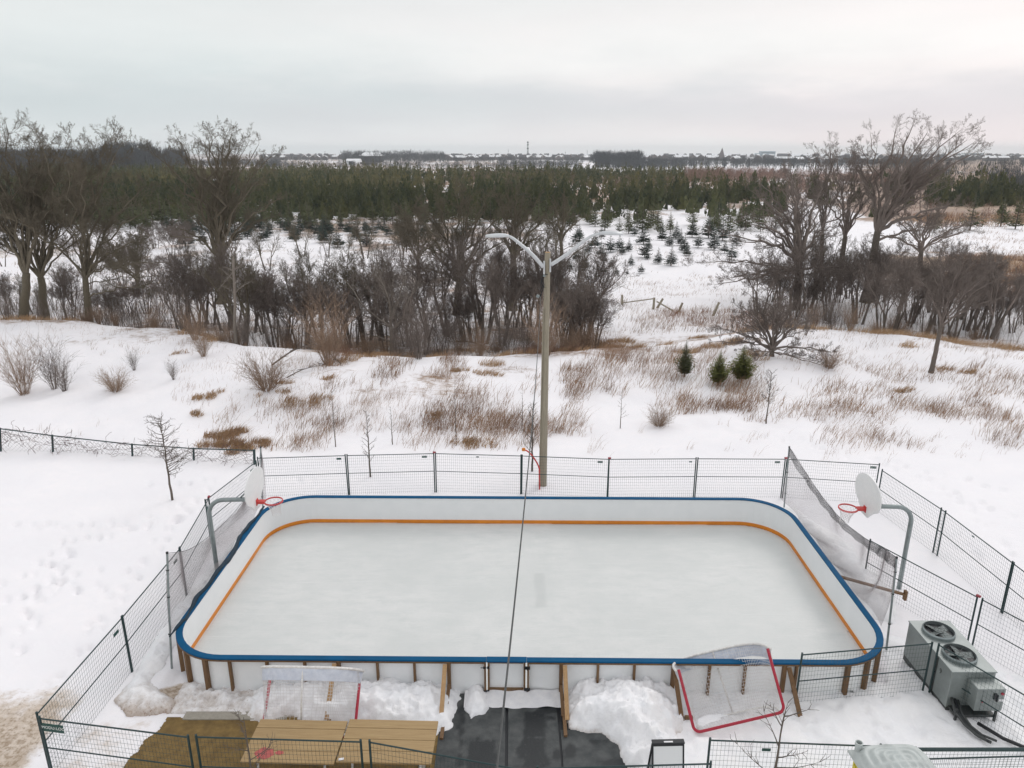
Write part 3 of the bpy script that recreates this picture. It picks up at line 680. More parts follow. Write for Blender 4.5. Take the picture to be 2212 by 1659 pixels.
def patch(x, y):
    a = P(1158, 1312); b_ = P(1175, 1238)
    d = np.maximum(np.maximum(a[0]-x, x-b_[0]), np.maximum(a[1]-y, y-b_[1]))+.05*fbm(x/.2, y/.3, 3, 3)
    return (1-sstep(-.05, .05, d))*.42
ring_pts = [rink_T(p) for p in rr_path(-.0, 12)]
s_ = sheet('ice', ring_pts, .006, ice_material(), step=.06, attr=('patch', patch)); s_['kind'] = 'structure'
mb = MB(); pr = [rink_T(p) for p in rr_path(.02, 12)]; n_ = len(pr); mb.add([(x, y, -.012) for x, y in pr], [tuple(range(n_))]); o = mb.build('ice_base', M['board']); o['kind'] = 'structure'
# white liner hanging below the gate
rows = []
for i in range(7):
    t = i/6; row = []
    for j in range(60):
        s = j/59; x = -1.0+2.05*s
        row.append((x, 12.93-.42*t+.02*math.sin(s*9), .13-.09*t+.02*float(fbm(x/.25, t*1.5, 3, 3))+.012*math.sin(x*14+t*4)))
    rows.append(row)
mb = MB(); mb.grid(rows); o = mb.build('plastic_liner', M['tarp'], smooth=True); tag(o, 'crumpled white plastic liner below the rink gate', 'liner')
# ------------------------------------------------------------------ wire fence panels
FH = 1.40
def text_mesh(s, size, m, parent, M4, name='lettering'):
    c = bpy.data.curves.new('t', 'FONT'); c.body = s; c.size = size; c.align_x = 'CENTER'; c.align_y = 'CENTER'; c.extrude = .001
    o = bpy.data.objects.new('t', c); COL.objects.link(o); dg = bpy.context.evaluated_depsgraph_get()
    me = bpy.data.meshes.new_from_object(o.evaluated_get(dg)); bpy.data.objects.remove(o); me.transform(M4); me.materials.clear(); me.materials.append(m)
    return obj(name, me, parent)
def wires(width, top, bot, dx=.066, dz=.105, r=.0023):
    segs = []; n = int(width/dx); rr = random.Random(3)
    for i in range(1, n): x = -width/2+i*width/n; j = rr.uniform(-.002, .002); segs.append((x+j, 0, bot, x-j, .0, top, r, r))
    k = int((top-bot)/dz)
    for i in range(1, k+1):
        z = top-i*dz; ps = [(-width/2+width*q/6, rr.uniform(-.004, .004), z+rr.uniform(-.003, .003)) for q in range(7)]
        for a, b in zip(ps[:-1], ps[1:]): segs.append((*a, *b, r, r))
    V, F = seg_prisms(segs, 3); return np_mesh('wire_mesh', V, F, M['wire'])
def panel(width=2.86, r=.021, rail=.014, sign=None, top_r=None):
    """root at the middle of the foot; frame, wires"""
    t = thing('fence_panel', None, None)
    mb = MB()
    for sx in (-1, 1): mb.tube([(sx*width/2, 0, -.25), (sx*width/2, 0, FH+.05)], r, 8)
    mb.tube([(-width/2, 0, FH), (width/2, 0, FH)], top_r or rail, 8); mb.tube([(-width/2, 0, FH-.64), (width/2, 0, FH-.64)], rail*.85, 8); mb.tube([(-width/2, 0, -.12), (width/2, 0, -.12)], rail, 6)
    mb.build('frame', M['green'], t); obj('wire_mesh', wires(width, FH, -.12), t)
    return t
P0 = panel()
FPAN = 'temporary fence panels round the rink'
used_p0 = []
def place_panel(a, b, label, sign=None, clamp=None, proto=None, z=0., tilt=0., txt=None):
    """a, b: world x,y of the two ends"""
    ax, ay = a[:2]; bx, by = b[:2]; L_ = math.hypot(bx-ax, by-ay); proto = proto or P0
    t = copy_tree(proto)
    za = z if not isinstance(z, tuple) else (z[0]+z[1])/2; sl = 0 if not isinstance(z, tuple) else math.atan2(z[1]-z[0], L_)
    t.location = ((ax+bx)/2, (ay+by)/2, za); t.rotation_euler = Euler((tilt, -sl, math.atan2(by-ay, bx-ax)), 'XYZ')
    tag(t, label, 'fence panel', FPAN)
    if sign is not None:
        mb = MB(); mb.box((sign[0], -.018, FH-sign[2] if len(sign) > 2 else FH-.10), (sign[1], .004, sign[1]*.42), bev=.001); s_ = mb.build('sign', M['sign_green'], t)
        if txt:
            zc = FH-sign[2] if len(sign) > 2 else FH-.10
            text_mesh(txt, sign[1]*.2, M['white_letter'], s_, Matrix.Translation((sign[0], -.0215, zc))@Matrix.Rotation(math.pi/2, 4, 'X'))
    for sx in (clamp or ()):
        mb = MB(); mb.box((sx*1.45, 0, FH+.045), (.10, .06, .05), bev=.008); mb.build('clamp', M['red_cap'], t)
    return t
def top(u, v, z=FH): return P(u, v, z)[:2]
bk = [(556, 990), (748, 986), (938, 981), (1127, 985), (1315, 991), (1506, 991), (1698, 992), (1902, 1004)]
ords = ['far left, beside the left backboard', 'second from the left', 'third from left, left of the red hose', 'middle one, in front of the light pole', 'fifth from the left, right of the light pole', 'sixth from left, ending at net pole', 'far right, behind the right backboard']
sg = [(1.22, .16), (1.12, .17), (-.02, .09, .07), (1.15, .17), (1.25, .10), (1.18, .17), (1.25, .19)]
for i in range(7):
    dz_ = [.0, .03, .02, .0, -.02, .0, .0][i]
    place_panel(top(*bk[i]), top(*bk[i+1]), 'wire fence panel of the far row, '+ords[i], sg[i], clamp=[1] if i in (1, 5) else ([1] if i == 3 else None), z=(dz_, [.03, .02, .0, -.02, .0, .0, 0][i]), txt='MODU-LOC' if i in (1, 3, 5, 6) else None)
lf = [(546, 1003), (452, 1075), (387, 1187), (265, 1333), (77, 1546)]
lo = ['left row, farthest one, behind the left backboard', 'left row, beside the left hoop pole', 'left row, ending at the leaning left net pole', 'left row, nearest to the picture corner, over slush']
for i in range(3, -1, -1):
    b_ = top(*lf[i]); a_ = top(*lf[i+1]); place_panel(a_, b_, 'wire fence panel of the '+lo[i], (1.12, .2, .16), clamp=[1] if i in (1,) else None, tilt=0)
ro = [(1912, 1017, 1.45), (2036, 1098, 1.45), (2185, 1210, 1.45)]
q = [P(*r)[:2] for r in ro]; q.append(q[2]+(q[2]-q[1])*1.1); 
for i in range(3): place_panel(q[i], q[i+1], 'outer right wire fence panel, '+['starting at the far right corner of the row', 'second one down the slope, small black tag in the middle', 'running out of the picture at the right edge'][i], (.0, .09, .07) if i == 1 else None)
q = [P(1880, 1168, 1.3)[:2], P(2111, 1290, 1.3)[:2]]; d_ = (q[1]-q[0]); d_ = d_/np.hypot(*d_)
place_panel(q[0], q[1], 'wire fence panel behind the right net pole, free end by the hoop pole', z=-.1, clamp=[1])
place_panel(q[1]+d_*.12, q[1]+d_*2.98, 'wire fence panel right behind the chiller', z=-.1)
q = [P(1730, 1415, 1.28)[:2], P(2016, 1390, 1.28)[:2], P(2026, 1392, 1.28)[:2], P(2212, 1501, 1.28)[:2]]
place_panel(q[0], q[1], 'wire fence panel in front of the right corner of the rink, before the chiller', z=-.12)
d_ = q[3]-q[2]; d_ = d_/np.hypot(*d_)*2.9
place_panel(q[2], q[2]+d_, 'wire fence panel slanting in front of the chiller', z=-.12)
place_panel(top(84, 1552), top(408, 1593), 'nearest left wire fence panel with a lettered sign, over the brown turf', (-1.18, .42, .16), txt='MODU-LOC')
place_panel(top(420, 1592), top(783, 1603), 'near wire fence panel in front of the left picnic table')
a_, b_ = np.array(top(796, 1603)), np.array(top(1065, 1652)); b_ = a_+(b_-a_)/np.hypot(*(b_-a_))*2.9
place_panel(a_, b_, 'near wire fence panel swung open across the black rubber mats')
place_panel(top(1531, 1599), np.array(top(1531, 1599))+np.array([2.9, -.14]), 'near wire fence panel behind the little tree and the yellow cabin', (-.47, .15, .14))
place_panel(np.array(top(1538, 1650))+np.array([-2.9, -.1]), top(1538, 1650), 'lowest wire fence panel, only its top rail in view below the sandwich board')
P1 = panel(2.86, top_r=.032)
for i, (yy, lab) in enumerate(((10.02, 'thick-railed fence panel right of the yellow cabin'),)):
    a_ = np.array(top(1975, 1619)); t = P1; tag(t, lab, 'fence panel', FPAN); t.location = (a_[0]+1.45, a_[1], 0)
place_panel(np.array(top(1985, 1640, 1.3)), np.array(top(1985, 1640, 1.3))+np.array([2.88, 0.1]), 'second fence panel stacked behind the thick-railed one', z=-.1)

# ------------------------------------------------------------------ nets at the ends of the rink and their poles
def net_pole(base, tip, label, r=.024):
    t = thing('net_pole', label, 'net pole', (base[0], base[1], base[2]), group='poles that hold the end nets')
    d = Vector(tip)-Vector(base); mb = MB(); mb.tube([(0, 0, -.2), tuple(d*.5), tuple(d)], r, 10); mb.build('tube', M['galv'], t)
    mb = MB(); mb.tube([tuple(d*.995), tuple(d*1.012)], r*1.15, 10); mb.build('cap', M['black'], t)
    mb = MB()
    for k in (.3, .62, .85): mb.tube([tuple(d*k), tuple(d*(k+.008))], r*1.5, 8)
    mb.build('clip', M['black'], t); return t
NPa = PY(1705, 966, 21.25); NPb = PY(1937, 1205, 14.55); NLa = PY(563, 966, 20.9); NLb = PY(361, 1195, 14.35)
net_pole((8.72, 21.25, 0), NPa, 'thin steel net pole at the far right corner of the rink'); net_pole((8.66, 14.35, 0), NPb, 'thin steel net pole at the near right corner, in front of the hoop pole')
net_pole((-7.88, 20.9, 0), NLa, 'thin steel net pole at the far left corner behind the backboard'); net_pole((-7.62, 13.75, 0), NLb, 'thin leaning steel net pole at the near left corner of the rink')
def draped(rope, lower, out, nu=150, nv=34, seed=1, cell=1):
    """net surface from rope (function s->pt) down to lower (s->pt); out(s,t) displacement"""
    pts = np.zeros((nu+1, nv+1, 3))
    for i in range(nu+1):
        s = i/nu; a = np.array(rope(s)); b = np.array(lower(s))
        for j in range(nv+1):
            t = j/nv; pts[i, j] = a*(1-t)+b*t+np.array(out(s, t))
    return pts
def net_obj(name, pts, r, m, parent=None, world=True, border=None, diamond=False):
    nu, nv = pts.shape[0]-1, pts.shape[1]-1; segs = []
    if diamond:
        A = pts
        a = A[:-1, :-1].reshape(-1, 3); b = A[1:, 1:].reshape(-1, 3); c = A[1:, :-1].reshape(-1, 3); d = A[:-1, 1:].reshape(-1, 3)
        S = np.concatenate([np.hstack([a, b]), np.hstack([c, d])])
    else:
        S = np.concatenate([np.hstack([pts[:-1].reshape(-1, 3), pts[1:].reshape(-1, 3)]), np.hstack([pts[:, :-1].reshape(-1, 3), pts[:, 1:].reshape(-1, 3)])])
    S = np.hstack([S, np.full((len(S), 2), r)]); V, F = seg_prisms(S, 3)
    if parent is not None: Mi = np.array(parent.matrix_basis.inverted()); V = V@Mi[:3, :3].T+Mi[:3, 3]
    return obj(name, np_mesh(name, V, F, m), parent)
def interp_pts(s, ks, ps):
    ps = np.array(ps, float); return np.array([np.interp(s, ks, ps[:, k]) for k in range(3)])
def smooth_pts(ks, ps):
    ps = np.array(ps, float)
    def fn(s):
        i = max(0, min(len(ks)-2, int(np.searchsorted(ks, s)-1))); t = (s-ks[i])/(ks[i+1]-ks[i])
        p0, p1, p2, p3 = ps[max(i-1, 0)], ps[i], ps[i+1], ps[min(i+2, len(ps)-1)]
        return .5*((2*p1)+(-p0+p2)*t+(2*p0-5*p1+4*p2-p3)*t*t+(-p0+3*p1-3*p2+p3)*t**3)
    return fn
# right end
ropeR = smooth_pts([0, .12, .3, .5, .68, .84, 1], [NPa, PX(1740, 1020, 8.75), PX(1785, 1085, 8.9), PX(1832, 1135, 8.95), PX(1880, 1170, 8.85), PX(1912, 1187, 8.75), NPb])
lowR = lambda s: (8.36+.02*math.sin(s*9), 20.7-(20.7-14.2)*s, .80 if .04 < s < .96 else .80)
tR = thing('end_net', 'grey sagging net along the right end of the rink', 'net', (8.5, 17.5, 0), group='ball nets at the rink ends')
outR = lambda s, t: (.42*math.sin(math.pi*t)*math.sin(math.pi*min(1, s*1.05))*1.0+.05*math.sin(s*25+t*4), .04*math.sin(s*31), -.55*math.sin(math.pi*t)*(.35+.65*math.sin(math.pi*s)))
net_obj('netting', draped(ropeR, lowR, outR, 170, 46), .0017, M['cord_grey'], tR, diamond=True)
net_obj('netting', draped(ropeR, lambda s: np.array(ropeR(s))*(1-.16)+np.array(lowR(s))*.16, lambda s, t: (.02*math.sin(s*60), .0, .0), 170, 9), .0030, M['cord_black'], tR, diamond=True)
mb = MB(); mb.tube([ropeR(k/60) for k in range(61)], .007, 5); mb.build('rope', M['cord_black'], tR, world=True)
# left end
ropeL = smooth_pts([0, .15, .35, .55, .75, 1], [NLa, PX(553, 1035, -7.95), PX(513, 1098, -8.15), PX(462, 1150, -8.2), PX(410, 1186, -8.15), NLb])
lowL = lambda s: (-7.58, 20.5-(20.5-13.9)*s, .80)
tL = thing('end_net', 'grey hanging net along the left end of the rink', 'net', (-7.8, 17.5, 0), group='ball nets at the rink ends')
outL = lambda s, t: (-.30*math.sin(math.pi*t)*math.sin(math.pi*s)+.05*math.sin(s*22+t*3), .03*math.sin(s*31), -.35*math.sin(math.pi*t)*math.sin(math.pi*s))
net_obj('netting', draped(ropeL, lowL, outL, 170, 44), .0018, M['cord_grey'], tL, diamond=True)
mb = MB(); mb.tube([ropeL(k/60) for k in range(61)], .006, 5); mb.build('rope', M['cord_black'], tL, world=True)
mb = MB(); pts_ = []
for k in range(90):
    s = k/89; y = 19.9-(19.9-13.7)*s; pts_.append((-7.43+.10*float(fbm(y/.9, 0, 3, 3))-.02-.05*(s > .9), y, CAPZ+.012+.012*float(fbm(y/.5, 4, 5, 2))))
mb.tube(pts_, [.012+.032*abs(float(fbm(k/7, 1, 8, 2)))+.03*math.sin(math.pi*k/89) for k in range(90)], 8); mb.build('hem', M['dark_cloth'], tL, world=True, smooth=True)

# ------------------------------------------------------------------ basketball hoops
def hoop(label, loc, flip, rimc, bend_r=.42):
    """local +x points to the rink; rim centre at distance rx, heights from the snow"""
    t = thing('basketball_hoop', label, 'basketball hoop', loc, 0 if not flip else math.pi, group='basketball hoops at the rink ends')
    rx, rz = rimc; az = rz+.03
    mb = MB(); pts = [(0, 0, -.2), (0, 0, .6), (0, 0, az-bend_r)]
    for k in range(1, 9): a = math.pi/2*k/8; pts.append((bend_r*(1-math.cos(a)), 0, az-bend_r+bend_r*math.sin(a)))
    bx = rx-.45; pts.append((bx-.02, 0, az+.02)); mb.tube(pts, .057, 14); mb.build('pole', M['galv'], t, smooth=True)
    mb = MB(); mb.tube([(bx-.42, 0, az+.04), (bx-.25, 0, az+.2), (bx-.03, 0, az+.50)], .022, 8); mb.tube([(bx-.02, -.3, az+.35), (bx-.02, .3, az+.35)], .018, 8); mb.build('strut', M['galv'], t, smooth=True)
    # fan-shaped board, in the local y-z plane
    ol = []
    W2 = .68
    for k in range(0, 25):                                  # top arc
        a = math.pi*k/24; ol.append((W2*math.cos(a), .34+.40*math.sin(a)))
    ol += [(-W2*1.0, .20), (-.60, .02), (-.40, -.10), (-.24, -.25), (-.17, -.33), (.17, -.33), (.24, -.25), (.40, -.10), (.60, .02), (W2, .20)]
    R = Matrix(((0, 0, 1), (1, 0, 0), (0, 1, 0)))           # (x,y,z)->(z, x, y)
    mb = MB(); mb.prism(ol, -.016, .016, R, (bx, 0, az+.10)); o = mb.build('backboard', M['backboard'], t)
    mb = MB(); rr_ = [(rx+.225*math.cos(2*math.pi*k/28), .225*math.sin(2*math.pi*k/28), rz) for k in range(28)]; mb.tube(rr_, .014, 8, closed=True)
    rr_ = [(rx+.232*math.cos(2*math.pi*k/28), .232*math.sin(2*math.pi*k/28), rz-.024) for k in range(28)]; mb.tube(rr_, .008, 6, closed=True); 
    mb.box((bx+.12, 0, rz), (.20, .13, .02)); mb.box((bx+.022, 0, rz-.03), (.012, .14, .16)); mb.box((bx+.13, .06, rz-.03), (.2, .008, .06)); mb.box((bx+.13, -.06, rz-.03), (.2, .008, .06)); rm = mb.build('rim', M['rim'], t, smooth=False)
    pts = np.zeros((13, 9, 3))
    for i in range(13):
        for j in range(9):
            tt = j/8; ra = .22*(1-tt)+.11*tt-.035*math.sin(math.pi*tt); a = 2*math.pi*(i+.5*(j % 2))/12
            pts[i, j] = (rx+ra*math.cos(a)+.05*tt, ra*math.sin(a), rz-.02-.38*tt)
    segs = []
    for j in range(8):
        for i in range(12):
            a = pts[i, j]; b = pts[i, j+1]; c = pts[(i+1) % 12, j+1] if j % 2 else pts[(i-1) % 12, j+1]; segs += [(*a, *b, .004, .004), (*a, *c, .004, .004)]
    V, F = seg_prisms(segs, 4); obj('hoop_net', np_mesh('hoop_net', V, F, M['cord_white']), t); return t
rl = PY(591, 1082, 17.2); pl = PY(455, 1130, 17.2); hoop('basketball hoop with white backboard over the left end of the rink', (pl[0], 17.2, 0), False, (rl[0]-pl[0], rl[2]))
rl = PY(1832, 1097, 16.95); hoop('basketball hoop with grey gooseneck pole over the right end net', (10.25, 16.95, 0), True, (10.25-rl[0], rl[2]))

# ------------------------------------------------------------------ light pole, cable, red hose
yp = 23.3; pb = PY(1172, 1048, yp); pt = PY(1183, 545, yp)
t = thing('light_pole', 'tall weathered wooden light pole with two white street lights behind the rink', 'light pole', (pb[0], yp, 0))
mb = MB(); ht = pt[2]; lean = pt[0]-pb[0]; n_ = 14
mb.tube([(lean*k/n_, 0, -.3+(ht+.3)*k/n_) for k in range(n_+1)], [.145-.055*k/n_ for k in range(n_+1)], 20); mb.build('post', M['pole'], t, smooth=True)
mb = MB(); mb.lathe([(.088, 0), (.088, .006), (.02, .012)], (lean, 0, ht), 20); mb.build('cut_top', M['pole_top'], t)
mb = MB(); mb.tube([(-.118+lean*k/10, -.09, ht*.1*k*.78) for k in range(11)], .02, 8); mb.build('conduit', M['pole'], t, smooth=True)
def lamp_arm(u_pts, side):
    W_ = [PY(u, v, yp-.12) for u, v in u_pts]; pts = smooth_pts(list(np.linspace(0, 1, len(W_))), W_)
    mb = MB(); mb.tube([pts(k/24) for k in range(25)], [.062-.024*k/24 for k in range(25)], 12); mb.build('arm', M['alu'], t, smooth=True, world=True)
    b = W_[0]; mb = MB(); mb.box((b[0]-side*.02, yp-.11, b[2]-.02), (.05, .10, .42), bev=.01); br = mb.build('bracket', M['alu'], t, world=True)
    mb = MB()
    for dz in (-.15, .13): mb.lathe([(.014, 0), (.014, .02)], (b[0]-side*.02, yp-.165, b[2]+dz), 8, axis=(0, -1, 0))
    mb.build('bolt', M['black'], br, world=True)
    e = W_[-1]; d = side; L_ = .62
    prof = [(0, .05, .06), (.12, .09, .09), (.3, .15, .10), (.52, .17, .085), (.70, .13, .06), (.74, .05, .02)]
    rings = []
    for s_, hw, hh in prof: rings.append([(e[0]+d*(s_-.05), e[1]+hw*math.cos(a), e[2]-.02+hh*(max(0, math.sin(a)) if True else 0)-.02*(math.sin(a) < 0)+.01) for a in np.linspace(0, 2*math.pi, 17)[:-1]])
    mb = MB(); n = 16; vs = [q_ for r in rings for q_ in r]; mb.add(vs, [(i*n+j, i*n+(j+1) % n, (i+1)*n+(j+1) % n, (i+1)*n+j) for i in range(len(rings)-1) for j in range(n)]+[tuple(range(n-1, -1, -1)), tuple((len(rings)-1)*n+j for j in range(n))])
    hd = mb.build('lamp_head', M['alu'], t, world=True, smooth=True)
    mb = MB()
    for k in range(5): mb.box((e[0]+d*(.30+.055*k), e[1], e[2]+.062-.005*abs(k)), (.018, .17, .014), Matrix.Rotation(d*.09, 3, 'Y'))
    mb.build('cooling_fin', M['steel_dark'], hd, world=True)
    mb = MB(); mb.lathe([(.035, 0), (.035, .03), (.025, .045)], (e[0]+d*.16, e[1], e[2]+.06), 10); mb.build('light_sensor', M['steel_dark'], hd, world=True)
lamp_arm([(1174, 577), (1150, 550), (1120, 524), (1105, 513), (1096, 510)], -1); lamp_arm([(1190, 572), (1225, 549), (1262, 520), (1280, 509), (1297, 505)], 1)
mb = MB()
def lp(u, v, dy=-.14): return PY(u, v, yp+dy)
mb.tube([lp(1183, 593), lp(1177, 592), lp(1171, 596), lp(1170, 610), lp(1173, 620), lp(1181, 622), lp(1174, 618), lp(1172, 628), lp(1166, 640), lp(1163, 641)], .014, 6); mb.tube([lp(1170, 600), lp(1168, 612), lp(1168, 625), lp(1170, 637), lp(1166, 641)], .010, 6); mb.tube([lp(1175, 598), lp(1171, 606), lp(1176, 615), lp(1172, 622)], .008, 6)
mb.build('cable_loop', M['black'], t, world=True, smooth=True)
mb = MB(); c_ = lp(1162, 640); mb.box(c_, (.10, .07, .09), Matrix.Rotation(.5, 3, 'Y'), bev=.01); c_ = lp(1176, 596); mb.box(c_, (.09, .06, .05), bev=.01); mb.build('junction_box', M['galv'], t, world=True)
# overhead cable
c0 = lp(1168, 640); c1 = np.array([-.10, 4.0, 7.0]); pts = []
for k in range(0, 61):
    s = k/46; p = c0+(c1-c0)*s; p = p+np.array([.03*math.sin(s*3.2), 0, -.35*4*s*(1-s) if s < 1 else 0]); pts.append(tuple(p))
mb = MB(); mb.tube(pts, .0085, 8); tag(mb.build('overhead_cable', M['steel_dark'], smooth=True), 'black overhead cable hanging across the rink to the light pole', 'cable')
mb = MB(); h_ = [PY(u, v, 22.95) for u, v in ((1165, 1012), (1160, 1000), (1150, 985), (1140, 975), (1131, 971))]; hp = smooth_pts(list(np.linspace(0, 1, 5)), h_)
t = thing('red_hose', 'red flexible hose with orange tip curving up beside the light pole', 'hose', (h_[0][0], 22.95, 0))
mb.tube([(h_[0][0]+.02, 22.95, -.1)]+[hp(k/16) for k in range(17)], .026, 8); mb.build('hose', M['rim'], t, smooth=True, world=True)
mb = MB(); mb.box(h_[-1], (.12, .08, .11), bev=.02); mb.build('tip', M['orange'], t, world=True)

# ------------------------------------------------------------------ goals
def goal(label, R, origin):
    t = bpy.data.objects.new('hockey_goal', None); COL.objects.link(t); t.matrix_basis = Matrix.Translation(origin)@R.to_4x4(); tag(t, label, 'hockey goal', 'hockey goals leaning on the boards')
    w2, h, D, c = .915, 1.22, .92, .13
    mb = MB(); pts = [(-w2, 0, 0), (-w2, 0, h-c)]+[(-w2+c*(1-math.cos(a)), 0, h-c+c*math.sin(a)) for a in np.linspace(.2, math.pi/2, 7)]+[(w2-c*(1-math.cos(a)), 0, h-c+c*math.sin(a)) for a in np.linspace(math.pi/2, .2, 7)]+[(w2, 0, h-c), (w2, 0, 0)]
    mb.tube(pts, .030, 10); mb.build('frame', M['red'], t, smooth=True)
    def base(s):                                            # s 0..1 from left post round the back
        a = math.pi*s; return (-w2*math.copysign(abs(math.cos(a))**.55, math.cos(a))*1.06, -D*abs(math.sin(a))**.6, .02)
    def shelf(s):
        a = math.pi*s; return (-(w2-.1)*math.copysign(abs(math.cos(a))**.6, math.cos(a)), -.48*abs(math.sin(a))**.6, h-.04)
    mb = MB(); mb.tube([base(k/50) for k in range(51)], .027, 8); mb.tube([(0, -D, .02), (0, -.78, .5), (0, -.48, h-.04)], .018, 8); mb.tube([shelf(k/40) for k in range(41)], .018, 8); mb.build('back_frame', M['white_paint'], t, smooth=True)
    rows = []
    for j in range(5):
        f_ = j/4*.20
        rows.append([tuple(np.array(base(k/50))*(1-f_)+np.array(shelf(k/50))*f_+np.array((0, -.015+.008*math.sin(k*.9+j), .0))) for k in range(51)])
    mb = MB(); mb.grid(rows); mb.build('skirt', M['canvas'], t, smooth=True)
    nu, nv = 52, 20; pts = np.zeros((nu+1, nv+1, 3))
    for i in range(nu+1):
        a, b = np.array(base(i/nu)), np.array(shelf(i/nu))
        for j in range(nv+1): s = j/nv; pts[i, j] = a*(1-s)+b*s+np.array([0, .12*math.sin(math.pi*s)*math.sin(math.pi*i/nu), 0])+.008*np.array([math.sin(i*.8+j), math.cos(j*.9+i), 0])
    V1 = pts
    V, F = None, None
    S1 = np.concatenate([np.hstack([pts[:-1].reshape(-1, 3), pts[1:].reshape(-1, 3)]), np.hstack([pts[:, :-1].reshape(-1, 3), pts[:, 1:].reshape(-1, 3)])])
    nu2, nv2 = 30, 8; p2 = np.zeros((nu2+1, nv2+1, 3))
    for i in range(nu2+1):
        x = -w2+.08+(2*w2-.16)*i/nu2; sb = min(range(101), key=lambda k: abs(shelf(k/100)[0]-x)); b = np.array(shelf(sb/100)); a = np.array((x, 0, h))
        for j in range(nv2+1): p2[i, j] = a*(1-j/nv2)+b*j/nv2
    S2 = np.concatenate([np.hstack([p2[:-1].reshape(-1, 3), p2[1:].reshape(-1, 3)]), np.hstack([p2[:, :-1].reshape(-1, 3), p2[:, 1:].reshape(-1, 3)])])
    S = np.concatenate([S1, S2]); S = np.hstack([S, np.full((len(S), 2), .0038)]); V, F = seg_prisms(S, 3); obj('goal_net', np_mesh('goal_net', V, F, M['cord_white']), t)
    return t
def frame_from(y, z):
    y = Vector(y).normalized(); z = Vector(z); z = (z-y*z.dot(y)).normalized(); x = y.cross(z); return Matrix((x, y, z)).transposed()
TL = Vector((3.34, 12.30, 1.16)); TR = Vector((5.10, 12.42, 1.54)); BL = Vector((3.60, 11.76, .12)); BR = Vector((5.38, 11.90, .50))
zz = ((BL-TL)+(BR-TR)).normalized(); xx = ((TR-TL)+(BR-BL)).normalized(); yy = zz.cross(xx)
GR = goal('red hockey goal turned upside down against the boards behind the little tree', frame_from(yy, zz), (TL+TR)/2)
ang = math.radians(42)
yy = Vector((.03, math.cos(ang), -math.sin(ang))); zz = Vector((-.02, -math.sin(ang)*1.0, -math.cos(ang)))
GLo = goal('hockey goal tipped over on the dirty snow behind the picnic tables', frame_from(yy, zz), Vector((-3.98, 12.50, 1.0)))

# ------------------------------------------------------------------ picnic tables
def table_thing(label, x0, x1, first):
    t = thing('picnic_table', label, 'picnic table', ((x0+x1)/2, 10.85, 0), -.03, group='wooden tables in front of the rink')
    L_ = x1-x0; mb = MB(); n = 4; y0 = -.50; wds = [.27, .27, .27, .22]; y = y0
    for k in range(n): mb.box((0.0, y+wds[k]/2, .73), (L_-.02, wds[k]-.008, .038), bev=.004); y += wds[k]
    for sx in (-1, 1): mb.box((sx*L_*.36, 0, .695), (.04, .9, .035))
    mb.build('table_top', M['table'], t)
    for sx in (-1, 1):
        for sy in (-1, 1):
            mb = MB(); mb.tube([(sx*L_*.36, sy*.25, .69), (sx*L_*.36, sy*.34, .35), (sx*L_*.36, sy*.42, -.02)], .022, 8); mb.build('leg', M['white_paint'], t, smooth=True)
    for sy in (-1,):
        mb = MB(); mb.box((0, sy*.82, .44), (L_-.1, .24, .038), bev=.004); mb.build('seat', M['table'], t)
    return t
tx = pz(1130, 1640)[0]
t1 = table_thing('wooden picnic table with a red stain and a tree in front, the left of two', -4.80, -3.115, True); t2 = table_thing('wooden picnic table with a paper scrap on it, the right of two', -3.105, -1.40, False)
mb = MB(); rr_ = random.Random(4); ol = [(math.cos(a)*.17*(1+.18*rr_.uniform(-1, 1)), math.sin(a)*.13*(1+.18*rr_.uniform(-1, 1))) for a in np.linspace(0, 2*math.pi, 25)[:-1]]; c_ = P(572, 1627, .752); M['stain'] = mat('red_stain', (.45,.10,.09), .7, var=.2, scale=30)
lc = t1.matrix_basis.inverted()@Vector(c_); mb.prism(ol, .7492, .7512, c=(lc.x, lc.y, 0)); mb.prism([(x*.45, y*.35) for x, y in ol], .7492, .7512, c=(lc.x+.26, lc.y+.02, 0)); mb.build('red_stain', M['stain'], t1)
c_ = P(737, 1640, .752); mb = MB(); mb.box((c_[0], c_[1], .7555), (.09, .05, .006), Matrix.Rotation(.2, 3, 'Z')); tag(mb.build('paper_scrap', M['tarp']), 'small white paper scrap on the right picnic table', 'paper')

# ------------------------------------------------------------------ sandwich board
t = thing('sandwich_board', 'white sandwich board with black frame standing on the rubber mat', 'sandwich board', (P(1441, 1599, .98)[0], 10.55, 0), .03)
for sy in (-1, 1):
    a0 = Vector((0, 0, 1.0)); a1 = Vector((0, sy*.27, .0)); up = (a0-a1).normalized(); nrm = Vector((0, sy*up.z, -sy*up.y*sy*sy)); nrm = Vector((1, 0, 0)).cross(up)*(-1 if sy < 0 else 1); R = Matrix((Vector((1, 0, 0)), up, Vector((1, 0, 0)).cross(up))).transposed()
    c_ = (a0+a1)/2; mb = MB(); mb.box(c_, (.53, .92, .012), R); pn = mb.build('panel', M['board'], t)
    mb = MB()
    for sx in (-1, 1): mb.box(c_+R@Vector((sx*.275, 0, 0)), (.03, 1.02, .03), R, bev=.004)
    for k in (-1, 1): mb.box(c_+R@Vector((0, k*.475, 0)), (.52, .03, .028), R)
    mb.build('frame', M['black'], t)
mb = MB(); mb.box((0, 0, 1.02), (.58, .10, .03), bev=.005); mb.build('top_bar', M['black'], t); mb = MB(); mb.box((0, -.02, 1.037), (.16, .03, .008)); mb.build('handle', M['tarp'], t)

